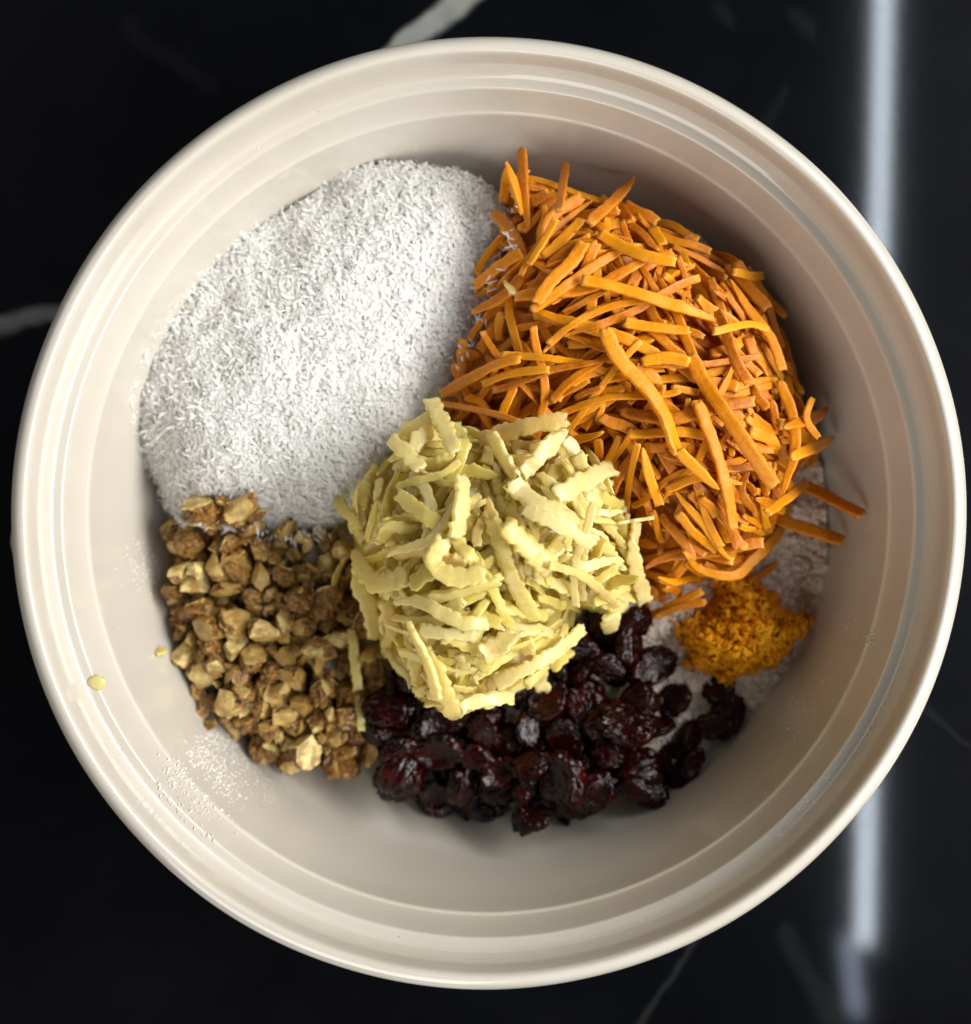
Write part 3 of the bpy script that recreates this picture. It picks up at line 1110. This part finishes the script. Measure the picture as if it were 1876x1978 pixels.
def lab_carrot(d):
    px, py = w2p(d['c'][0], d['c'][1], d['c'][2])
    if py < 480: w = "near the upper bowl wall"
    elif px < 1010 and py < 720: w = "close to the coconut"
    elif px > 1430 and py < 1000: w = "facing the right wall"
    elif py > 1030: w = "near the orange zest"
    elif px < 1220 and py > 720: w = "just above the apple"
    elif py > 860: w = "right of the apple"
    elif py < 640: w = "in the upper heap"
    else: w = "in the centre"
    shade = "deep" if d['rnd'] < 0.35 else ("mid" if d['rnd'] < 0.75 else "light")
    bend = "curved" if d['cur'] > 0.4 else "straight"
    return f"{size_word(d, .015, .026)} {bend} {shade} orange shred {way_word(d)} {w}"


def uniquify():
    by = {}
    for o in bpy.data.objects:
        if o.parent is None and o.get("group"):
            by.setdefault(o["label"], []).append(o)
    for l, os_ in by.items():
        if len(os_) < 2:
            continue
        os_.sort(key=lambda o: o.location.x / (HC - o.location.z))
        n = len(os_)
        if n == 2:
            w = ["left of two", "right of two"]
        elif n == 3:
            w = ["leftmost of three", "middle of three", "rightmost of three"]
        else:
            os_.sort(key=lambda o: -o.location.y / (HC - o.location.z))
            w = ["topmost alike"] + [q + " from top alike" for q in ("second", "third", "fourth", "fifth", "sixth", "seventh", "eighth", "ninth", "tenth")][:n - 2]
            if n <= 11:
                w.append("lowest alike")
        for o, q in zip(os_, w):
            o["label"] = l + ", " + q


print("carrots", len(HCA.done), flush(HCA, n_fill, (v, f), "orange mass of carrot shreds mostly buried inside the carrot heap", "grated carrot", "carrot_shred", 300, lab_carrot, g_ca))

# ------------------------------------------------------------------ walnuts and cranberries
def lump_drop(poly, Tt, rs, count, rad, squash, tries=6, sink=0.35, tol=0.003):
    out = []
    pl = np.array([p[:2] for p in poly])
    lo, hi = pl.min(0), pl.max(0)
    for _ in range(count):
        best = None
        for _t in range(tries):
            for _q in range(40):
                px, py = rs.uniform(lo[0], hi[0]), rs.uniform(lo[1], hi[1])
                if inpoly(np.array([px]), np.array([py]), poly)[0]:
                    break
            x, y, z0 = place(px, py)
            r = rad(rs)
            q = np.linspace(0, 6.28, 9)[:-1]
            Zs = gz(np.r_[x, x + np.cos(q) * r * 0.6], np.r_[y, y + np.sin(q) * r * 0.6])
            z = np.percentile(Zs, 75)
            sc = z - gz(x, y, Tt)
            if best is None or sc < best[0]:
                best = (sc, x, y, z, r)
        if best[0] > tol:
            continue
        _, x, y, z, r = best
        h = r * squash
        zc = z + h * (1 - sink)
        stamp_lump(x, y, zc, r, h)
        out.append((x, y, zc, r))
    return out


def stamp_lump(x, y, zc, r, h):
    m = (np.abs(XX[:, 0] - x) < r)
    i0, i1 = np.argmax(m), len(m) - np.argmax(m[::-1])
    m = (np.abs(YY[0] - y) < r)
    j0, j1 = np.argmax(m), len(m) - np.argmax(m[::-1])
    if i1 <= i0 or j1 <= j0: return
    dx = (XX[i0:i1, j0:j1] - x) / r
    dy = (YY[i0:i1, j0:j1] - y) / r
    q = 1 - dx * dx - dy * dy
    zz = zc + h * np.sqrt(np.clip(q, 0, 1)) * 0.9
    sub = G[i0:i1, j0:j1]
    sub[q > 0.05] = np.maximum(sub, zz)[q > 0.05]


def walnut_geo(r, rs, pale):
    v, f = ICO4
    v = v * (1 + 0.26 * fbm(v * 1.9 + rs.uniform(0, 50, 3), rs.randint(1e5), 2))[:, None]
    skin = np.ones(len(v))
    ncut = rs.randint(3, 7) if not pale else rs.randint(6, 10)
    for _ in range(ncut):
        n = rs.normal(size=3)
        n /= np.linalg.norm(n)
        d = rs.uniform(0.34, 0.80)
        s = v @ n - d
        m = s > 0
        v[m] -= n[None] * (s[m])[:, None] * 0.94
        skin[m] = 0.0 if rs.uniform() < (0.85 if pale else 0.45) else skin[m]
    wr_ = np.abs(fbm(v * 2.3 + rs.uniform(0, 50, 3), rs.randint(1e5), 2))
    v = v * (1 - skin * 0.30 * np.clip(0.30 - wr_, 0, 1) / 0.30 * 0.8)[:, None]
    v = v * (1 + 0.13 * fbm(v * 3.4 + rs.uniform(0, 50, 3), rs.randint(1e5), 2))[:, None]
    v = v * np.array([rs.uniform(0.9, 1.35), rs.uniform(0.75, 1.0), rs.uniform(0.6, 0.9)])
    v = v @ rot_rand(rs).T
    ext = np.abs(v[:, :2]).max()
    return v * (r / ext) * 1.12, f, skin


def cran_geo(r, rs):
    v0, f = ICO4
    v = v0 * np.array([1.0, rs.uniform(0.6, 0.85), rs.uniform(0.38, 0.6)])
    # dimple or fold
    n = np.array([rs.normal(0, .3), rs.normal(0, .3), 1.0])
    n /= np.linalg.norm(n)
    dp = np.clip((v0 @ n - 0.45) / 0.55, 0, 1)
    v = v - n[None] * (dp * rs.uniform(0.15, 0.45))[:, None]
    off = rs.uniform(0, 50, 3)
    st = rs.uniform(1.8, 3.0)
    rd = np.abs(fbm(v0 * np.array([st * 0.7, st * 1.6, st * 1.3]) + off, rs.randint(1e5), 3))
    v = v * (1 - 0.24 * np.clip(0.26 - rd, 0, 1) / 0.26)[:, None]
    v[:, 2] += 0.18 * v[:, 0] ** 2 * rs.choice([-1, 1])
    R_ = rot_rand(rs)
    ax = rs.uniform(0, 6.28)
    tl = rs.normal(0, 0.5)
    ca, sa, ct, st_ = math.cos(ax), math.sin(ax), math.cos(tl), math.sin(tl)
    Rm = np.array([[ca, -sa, 0], [sa, ca, 0], [0, 0, 1]]) @ np.array([[1, 0, 0], [0, ct, -st_], [0, st_, ct]])
    v = v @ Rm.T
    return v * r * 1.08, f, rd


def place_lumps(items, maker, name, mat, cat, group, labeller, buried_label, limit, maxvis=None):
    # count how much of each shows from above
    order = sorted(range(len(items)), key=lambda k: -items[k][2])
    Z = np.full((940, 990), -1e9)
    I = np.full(Z.shape, -1)
    for k, (x, y, z, r) in enumerate(items):
        q = np.linspace(-1, 1, 25)
        a, b = np.meshgrid(q, q)
        m = a * a + b * b < 0.8
        px, py = w2p(x + a[m] * r, y + b[m] * r, z)
        i = np.clip((px / 2).astype(int), 0, 939)
        j = np.clip((py / 2).astype(int), 0, 989)
        zz = z + r * 0.5 * np.sqrt(1 - (a[m] ** 2 + b[m] ** 2))
        up = zz > Z[i, j]
        Z[i[up], j[up]] = zz[up]
        I[i[up], j[up]] = k
    cov = np.bincount(I[I >= 0], minlength=len(items))
    acc = Acc()
    n = 0
    for k, (x, y, z, r) in enumerate(items):
        v, f, sk, info = maker(k, r)
        rn = info['rnd']
        if cov[k] >= limit:
            me = mesh_from(name, v, f, dict(skin=sk, rnd=np.full(len(v), rn)))
            if name == 'walnut_piece':
                me.set_sharp_from_angle(angle=math.radians(24))
            o = link(name, me, mat, (x, y, z))
            px, py = w2p(x, y, z)
            tag(o, labeller(px, py, r, info), cat, group)
            n += 1
        else:
            acc.add(v + np.array([x, y, z]), f.tolist(), skin=sk, rnd=rn)
    if acc.n:
        tag(link("buried_" + name + "s", acc.mesh("b"), mat), buried_label, cat, kind="stuff")
    return n


WA = [(325, 1012, .036), (400, 985, .036), (435, 958, .038), (520, 985, .036), (560, 1020, .034), (670, 1035, .034), (720, 1150, .034), (740, 1300, .03), (775, 1400, .026), (765, 1450, .024),
      (700, 1485, .024), (600, 1490, .022), (520, 1465, .022), (450, 1415, .022), (400, 1390, .024), (350, 1270, .030), (328, 1150, .034)]
T, ins = heap(WA, 0.047, 0.030, 0.8)
T = np.where(ins, np.maximum(T, G), T)
core = np.where(ins, T - 0.008, -1)
m = ins & (core > G)
G = np.where(m, core, G)
rs = np.random.RandomState(77)
wcv, wcf = grid_mesh("c", G, smooth2(m.astype(float), 1) > 0.02, M_WALNUT)
WI = [p[:2] for p in WA]
items = lump_drop(WI, T, rs, 620, lambda r: float(np.clip(r.normal(0.0043, 0.0017), 0.0018, 0.0088)), 0.7, tol=0.006)
rs_w = np.random.RandomState(78)


def mk_w(k, r):
    pale = rs_w.uniform() < 0.48
    v, f, sk = walnut_geo(r, rs_w, pale)
    return v, f, sk, dict(rnd=rs_w.uniform(), pale=pale)


def lab_w(px, py, r, info):
    s = "tiny" if r < 0.0034 else ("small" if r < 0.0044 else ("large" if r > 0.0058 else "middling"))
    c = "cream walnut chip with cut faces" if info['pale'] else "brown-skinned walnut piece"
    c = ("golden " if info['rnd'] < 0.4 else ("pale " if info['rnd'] > 0.75 else "")) + c
    if py < 1060: w = "touching the coconut"
    elif px > 640 and py > 1100: w = "beside the apple"
    elif py > 1420: w = "at the bottom"
    elif px < 390: w = "by the left wall"
    elif py < 1200 and px < 520: w = "in the upper left"
    elif py < 1200: w = "in the upper middle"
    elif px > 540 and py > 1310: w = "in the lower right"
    elif px > 540: w = "in the right middle"
    elif py > 1310: w = "in the lower left"
    else: w = "in the left middle"
    return f"{s} {c} {w}"


print("walnuts", len(items), place_lumps(items, mk_w, "walnut_piece", M_WALNUT, "walnut", "chopped walnut pieces in the nut heap", lab_w,
      "chopped walnut pieces mostly hidden at the bottom of the nut heap", 12))
me = mesh_from("walnut_crumbs", wcv, wcf, dict(skin=np.ones(len(wcv)), rnd=np.zeros(len(wcv))))
tag(link("walnut_crumbs", me, M_WALNUT), "dark brown layer of fine walnut crumbs between the chopped pieces", "walnut", kind="stuff")

CR = [(735, 1480, .022), (730, 1370, .03), (790, 1300, .03), (860, 1280, .03), (1060, 1250, .034), (1120, 1180, .036), (1225, 1195, .036), (1268, 1290, .034), (1225, 1330, .032), (1300, 1400, .03),
      (1290, 1470, .026), (1255, 1535, .018), (1130, 1560, .017), (1060, 1592, .016), (950, 1565, .016), (830, 1530, .018)]
T, ins = heap(CR, 0.042, 0.024, 0.8)
T = np.where(ins, np.maximum(T, G), T)
rs = np.random.RandomState(99)
CI = [p[:2] for p in CR]
items = lump_drop(CI, T, rs, 165, lambda r: float(np.clip(r.normal(0.0076, 0.0014), 0.0048, 0.0108)), 0.5, tries=6, tol=0.008, sink=0.12)
for px, py, r in ((1400, 1380, .0085), (1372, 1400, .006), (1322, 1500, .0075), (1335, 1470, .006), (1300, 1350, .007), (1330, 1420, .0065), (1385, 1330, .0060),
                  (1085, 1500, .0105), (1205, 1400, .0095), (1225, 1520, .0060), (770, 1490, .0085), (1030, 1575, .006)):
    x, y, z = place(px, py)
    zc = z + r * 0.35
    stamp_lump(x, y, zc, r, r * 0.5)
    items.append((x, y, zc, r))
rs_c = np.random.RandomState(100)


def mk_c(k, r):
    v, f, sk = cran_geo(r, rs_c)
    return v, f, sk, dict(rnd=rs_c.uniform())


def lab_c(px, py, r, info):
    s = "small" if r < 0.0060 else ("large" if r > 0.0078 else ("middling" if r < .0069 else "fairly large"))
    if px > 1350: w = "farthest right on the flour"
    elif px > 1290: w = "on the flour's left edge"
    elif py < 1290: w = "under the apple's right side"
    elif px < 860: w = "next to the walnuts"
    elif py > 1500 and px < 1040: w = "on bare bowl, lower left"
    elif py > 1500: w = "on bare bowl, lower right"
    elif px > 1120 and py < 1400: w = "between apple and zest"
    elif px > 1120: w = "in the right half"
    elif py < 1400: w = "just below the apple"
    else: w = "in the middle"
    return f"{s} wrinkled dark red dried cranberry {w}"


print("cran", len(items), place_lumps(items, mk_c, "dried_cranberry", M_CRAN, "cranberry", "dried cranberries in the bowl", lab_c,
      "dried cranberries mostly hidden under the others", 40))

# ------------------------------------------------------------------ orange zest
ZE = [(1400, 1110, .046), (1445, 1105, .046), (1490, 1140, .046), (1520, 1180, .044), (1572, 1200, .042), (1540, 1240, .042), (1500, 1285, .04), (1440, 1300, .04), (1412, 1325, .038),
      (1380, 1300, .038), (1330, 1290, .038), (1318, 1240, .038), (1302, 1205, .038), (1350, 1190, .04), (1390, 1150, .044)]
T, ins = heap(ZE, 0.062, 0.018, 0.8)
T = np.where(ins, np.maximum(T, G), T)
core = np.where(ins, T - 0.0025, -1)
m = ins & (core > G)
lump = fbm(np.stack([XX.ravel() * 330, YY.ravel() * 330, XX.ravel() * 0], -1), 31, 4).reshape(XX.shape)
zc = np.where(m, core + lump * 0.0034, G)
zv, zf = grid_mesh("z", zc, smooth2(m.astype(float), 1) > 0.02, M_ZEST)
G = np.where(m, np.maximum(zc, G), G)
acc = Acc()
acc.add(zv, zf.tolist())
rs = np.random.RandomState(55)
pl = np.array([p[:2] for p in ZE])
ZI = [p[:2] for p in ZE]
for _ in range(520):
    for _q in range(60):
        px, py = rs.uniform(*[pl[:, 0].min(), pl[:, 0].max()]), rs.uniform(*[pl[:, 1].min(), pl[:, 1].max()])
        if inpoly(np.array([px]), np.array([py]), ZI)[0]: break
    x, y, z = place(px, py)
    L = rs.uniform(0.002, 0.0065)
    n = 11
    a = rs.uniform(0, 6.28)
    k = rs.normal(0, 700)
    da = a + np.clip(k * L, -5, 5) * np.linspace(0, 1, n) + rs.normal(0, 0.7) * np.sin(np.linspace(0, 6, n))
    X = np.cumsum(np.cos(da)) * L / n
    Y = np.cumsum(np.sin(da)) * L / n
    X += x - X.mean(); Y += y - Y.mean()
    Z = gz(X, Y)
    Z = 0.5 * Z + 0.5 * Z.mean() + rs.uniform(-0.0002, 0.0010) + np.sin(np.linspace(0, 3.14, n)) * rs.uniform(-0.0005, 0.0014)
    w = rs.uniform(0.0008, 0.0026)
    V, F, tip = strand_geo(np.stack([X, Y, Z], -1), w, w * rs.uniform(.3, .7), rs, 0.5, rs.uniform(-1.2, 1.2), rs.normal(0, 1.5), (0.5, 0.5), 6)
    acc.add(V, F)
    if rs.uniform() < 0.35: stamp(X, Y, Z + 0.0003, w)
tag(link("orange_zest", acc.mesh("orange_zest"), M_ZEST), "ragged clump of finely curled orange-yellow zest on the flour at the right", "zest", kind="stuff")

# ------------------------------------------------------------------ apple
AP = [(835, 800, .072), (930, 830, .078), (1090, 822, .080), (1175, 880, .078), (1195, 960, .074), (1238, 1060, .064), (1235, 1165, .058), (1180, 1190, .056), (1120, 1180, .056), (1105, 1240, .054),
      (1060, 1320, .052), (980, 1340, .052), (930, 1378, .052), (840, 1372, .052), (770, 1320, .050), (715, 1220, .048), (690, 1100, .050), (665, 1000, .052), (680, 950, .054), (750, 880, .060), (790, 800, .062)]
T, ins = heap(AP, 0.104, 0.040, 0.85)
T = np.where(ins, np.maximum(T, G + .001), T)
core = np.where(ins, T - 0.010, -1)
m = ins & (core > G)
v, f = grid_mesh("core", np.where(m, core, G), smooth2(m.astype(float), 1) > 0.02, M_APPLE)
G = np.where(m, core, G)
HAP = Heap("apple_shred", M_APPLE, AP, T, 61, (0.0022, 0.0056), (0.24, 0.44), (2.6, 0.0054, 0.005, 0.034), 0.42, 0.18, 10, 0.05)


def ang_a(px, py, rs):
    return rs.uniform(0, math.pi)


HAP.fill(950, ang_a, 5)
n_fill = len(HAP.done)
H_ = HAP.hand
H_([(838, 782), (855, 820), (882, 872)], 38, "straight apple shred leaning between the coconut and the carrots at the top", bright=.7)
H_([(930, 850), (1000, 835), (1090, 815)], 40, "brownish apple shred forming the upper edge of the apple heap by the carrots", bright=1.0)
H_([(948, 838), (968, 880), (1000, 930)], 42, "apple shred with a small hole and forked tip near the top of the heap", bright=.85, lift=.002)
H_([(1088, 838), (1050, 875), (1010, 915)], 40, "bright apple shred slanting up to the right next to the one with the hole", bright=.85, lift=.001)
H_([(1178, 905), (1130, 930), (1070, 960)], 46, "thick rounded apple shred pointing out over the carrots at the right", bright=.88, lift=.001)
H_([(985, 930), (1030, 970), (1085, 1000), (1110, 1010)], 50, "broad very pale apple shred in the centre of the heap", bright=.85, lift=.003)
H_([(892, 920), (895, 970), (880, 1035)], 46, "flat wide apple shred standing upright left of the heap centre", bright=.8, lift=.002)
H_([(1010, 985), (1070, 1010), (1140, 1050)], 34, "long thin pale apple shred crossing the heap centre", bright=.85, lift=.003)
H_([(975, 1010), (1020, 1060), (1065, 1100)], 52, "thick yellow apple shred running down to the right through the heap centre", bright=.5, lift=.002)
H_([(1255, 1000), (1225, 1002), (1190, 1010)], 26, "small square-ended apple stub sticking out over the carrots", bright=.9, stick=(.003, 0))
H_([(1218, 1038), (1225, 1090), (1242, 1160)], 36, "upright frilled apple shred on the right edge of the heap against the carrots", bright=.9, stick=(0, .004))
H_([(860, 1040), (830, 1090), (880, 1115), (935, 1110)], 46, "smooth curved grey-green apple slice left of the centre", bright=.6, lift=.002)
H_([(690, 1060), (730, 1130), (790, 1110)], 46, "folded wedge of apple at the left edge above the walnuts", bright=.4)
H_([(1120, 1205), (1060, 1260), (985, 1300), (955, 1312)], 34, "long frilled apple shred along the lower right edge above the cranberries", bright=.88, lift=.002)
H_([(930, 1265), (960, 1245), (1000, 1225)], 52, "fat pale apple chunk above the long frilled shred", bright=.9, lift=.003)
H_([(820, 1250), (850, 1300), (880, 1370)], 46, "apple shred pointing down at the bottom tip of the heap", bright=.5)
H_([(990, 1330), (940, 1345), (890, 1368)], 32, "apple shred along the bottom edge just above the cranberries", bright=.8)
H_([(790, 1200), (830, 1280), (845, 1350)], 40, "frilled apple shred at the lower left of the heap", bright=.75)
H_([(1060, 1090), (1130, 1110), (1190, 1170)], 22, "narrow apple sliver running down to the right edge", bright=.95, lift=.002)
H_([(765, 855), (790, 880), (815, 905)], 38, "short apple shred at the upper left edge of the heap against the coconut", bright=.7)
H_([(680, 1215), (692, 1300), (700, 1408)], 22, "single long thin apple shred lying on the walnuts left of the apple heap", bright=.6)
H_([(668, 1075), (650, 1110), (640, 1150)], 18, "short thin apple shred lying on the upper right of the walnuts", bright=.6)
H_([(655, 965), (680, 990), (705, 1020)], 26, "thin greenish apple shred poking out over the coconut at the left", bright=.2)
H_([(1165, 1175), (1172, 1195), (1165, 1215)], 40, "stubby apple piece hanging over the cranberries", bright=.8)
H_([(304, 1262), (320, 1255), (338, 1246)], 22, "small yellow apple crumb at the left edge of the walnuts", bright=.6)
H_([(975, 545), (985, 560), (990, 580)], 24, "tiny white apple scrap caught in the carrots near the coconut", bright=.9)


def lab_apple(d):
    px, py = w2p(d['c'][0], d['c'][1], d['c'][2])
    if py < 900: w = "at the top"
    elif px < 780 and py < 1080: w = "beside the coconut"
    elif px < 800: w = "beside the walnuts"
    elif py > 1250: w = "above the cranberries"
    elif px > 1120: w = "against the carrots"
    elif py < 1020: w = "in the upper middle"
    elif px < 960: w = "in the left middle"
    else: w = "in the centre"
    shade = "greenish" if d['rnd'] < 0.25 else ("yellow" if d['rnd'] < 0.55 else ("cream" if d['rnd'] < 0.88 else "browned"))
    bend = "curved" if d['cur'] > 0.36 else "straight"
    return f"{size_word(d, .013, .021)} {bend} {shade} apple shred {way_word(d)} {w}"


print("apple", len(HAP.done), flush(HAP, n_fill, (v, f), "pale yellow mass of apple shreds mostly buried inside the apple heap", "grated apple", "apple_shred", 260, lab_apple, "apple shreds grated onto the heap"))

# flakes that have strayed from the coconut onto its neighbours
rs = np.random.RandomState(17)
acc = Acc()
edge = np.array([(985, 400), (985, 470), (960, 520), (935, 580), (915, 640), (880, 720), (850, 780), (800, 850), (740, 910), (690, 960), (640, 1020), (560, 1045), (480, 1030), (400, 1010), (350, 1010),
                 (320, 965), (262, 850), (255, 762), (295, 660), (345, 588), (400, 518), (470, 450), (560, 405), (655, 338), (780, 313), (930, 340)], float)
for _ in range(420):
    k = rs.randint(len(edge) - 1)
    if 5 <= k <= 9:
        continue
    q = edge[k] + (edge[k + 1] - edge[k]) * rs.uniform() + rs.normal(0, 8 if k < 12 else 3, 2)
    x, y, z = place(q[0], q[1])
    L = min(rs.gamma(2.6, 0.0008) + 0.0006, 0.005)
    a = rs.uniform(0, 6.28)
    P = np.array([(x + math.cos(a) * L * t, y + math.sin(a) * L * t, z + 0.0002 + rs.uniform(0, .0004)) for t in (-.5, -.2, .2, .5)])
    V, F, _t = strand_geo(P, rs.uniform(.0004, .0011), 0.0003, rs, 0.1, 0, 0, (.2, .2), 6)
    acc.add(V, F)
tag(link("stray_coconut", acc.mesh("stray_coconut"), M_COCO), "stray white coconut flakes sprinkled around the edge of the coconut heap", "coconut", kind="stuff")

# lone crumb stuck on the left of the ledge
v_, f_ = ICO2
rs = np.random.RandomState(3)
vv = v_ * (1 + 0.5 * fbm(v_ * 1.6 + 4, 5, 3))[:, None] * np.array([0.0030, 0.0024, 0.0008])
x, y = p2w(211, 1308, 0.083)
th = math.atan2(y - BY, x - BX)
rr = math.hypot(x - BX, y - BY)
zb = float(np.interp(rr, pin[:, 0], pin[:, 1]))
o = link("apple_crumb", mesh_from("apple_crumb", vv, f_, dict(rnd=np.full(len(vv), 0.8), tip=np.full(len(vv), 0.9))), M_APPLE, (x, y, zb + 0.0006))
tag(o, "small round pale apple crumb stuck alone on the left ledge of the bowl", "apple crumb")

# ------------------------------------------------------------------ flour dust on the bowl wall
rs = np.random.RandomState(8)
pts, siz = [], []
ss = np.r_[0, np.cumsum(np.hypot(np.diff(pin[:, 0]), np.diff(pin[:, 1])))]


def dust(a0, a1, r0, r1, n, s, clump=1):
    """specks between two angles (degrees, photo sense: 0 right, 90 up) and two profile heights"""
    for _ in range(n // clump):
        ca, cr = rs.uniform(a0, a1), rs.uniform(r0, r1)
        for _k in range(clump):
            a = math.radians(ca + rs.normal(0, 0.6))
            z = np.clip(cr + rs.normal(0, 0.0008), min(r0, r1) - .002, max(r0, r1) + .002)
            r = float(np.interp(z, pin[:, 1], pin[:, 0]))
            pts.append((BX + r * math.cos(a), BY + r * math.sin(a), z))
            siz.append(abs(rs.normal(s, s * 0.5)) + s * 0.3)


def dust_px(cx, cy, sx, sy, rot, n, s):
    n = int(n * 1.6)
    s *= 0.72
    for _ in range(n):
        u, v = rs.normal(0, sx), rs.normal(0, sy)
        px = cx + u * math.cos(rot) - v * math.sin(rot)
        py = cy + u * math.sin(rot) + v * math.cos(rot)
        z = 0.07
        for _k in range(8):
            x, y = p2w(px, py, z)
            z = float(np.interp(math.hypot(x - BX, y - BY), pin[:, 0], pin[:, 1]))
        pts.append((x, y, z + 0.0001))
        siz.append(abs(rs.normal(s, s * 0.5)) + s * 0.3)


dust_px(370, 1535, 42, 16, 0.85, 420, 0.00030)
dust_px(335, 1500, 16, 16, 0.85, 150, 0.00035)
dust_px(325, 1360, 22, 12, 0.95, 120, 0.00026)
dust_px(270, 1250, 28, 12, 1.2, 60, 0.00024)
dust_px(182, 1110, 26, 8, 1.4, 110, 0.00028)
dust_px(450, 1590, 18, 6, 0.6, 30, 0.00024)
dust_px(1702, 1238, 14, 6, 1.5, 60, 0.00026)
dust_px(1610, 1400, 60, 9, -0.95, 120, 0.00024)
dust_px(1530, 1490, 60, 9, -0.8, 70, 0.00024)
dust_px(1490, 1475, 6, 8, 0, 25, 0.00030)
dust_px(1410, 1500, 8, 8, 0, 20, 0.00034)
dust_px(1440, 1440, 30, 14, -0.6, 60, 0.00026)
dust_px(1350, 1640, 60, 5, -0.1, 14, 0.00022)
dust_px(990, 265, 26, 7, 0.2, 24, 0.00024)
dust_px(930, 290, 60, 30, 0, 22, 0.0002)
dust_px(600, 420, 60, 30, 0.6, 20, 0.0002)
dust_px(1560, 1330, 30, 12, -1.0, 70, 0.00032)
for k in range(60):
    a = rs.uniform(0, 6.28)
    r = rs.uniform(620, 800)
    dust_px(CX + r * math.cos(a), CY + r * math.sin(a), 20, 20, 0, 4, 0.00014)
pts = np.array(pts)
siz = np.array(siz)
av, af = [], []
grains(av, af, ICO1, pts, siz, rs, 0.4)
tag(link("flour_dust", mesh_from("flour_dust", np.concatenate(av), np.concatenate(af)), M_DUST), "pale specks of flour clinging to the ledge and wall of the bowl", "flour", kind="stuff")

uniquify()
for o in bpy.data.objects:
    if o.get("label") and len(o["label"].split()) > 16: print("LONG", o["label"])
S.render.engine = 'CYCLES'
S.cycles.max_bounces = 10
S.cycles.diffuse_bounces = 7
print("objects", len(bpy.data.objects), "tris", sum(len(o.data.loops) - 2 * len(o.data.polygons) for o in bpy.data.objects if o.type == 'MESH'))
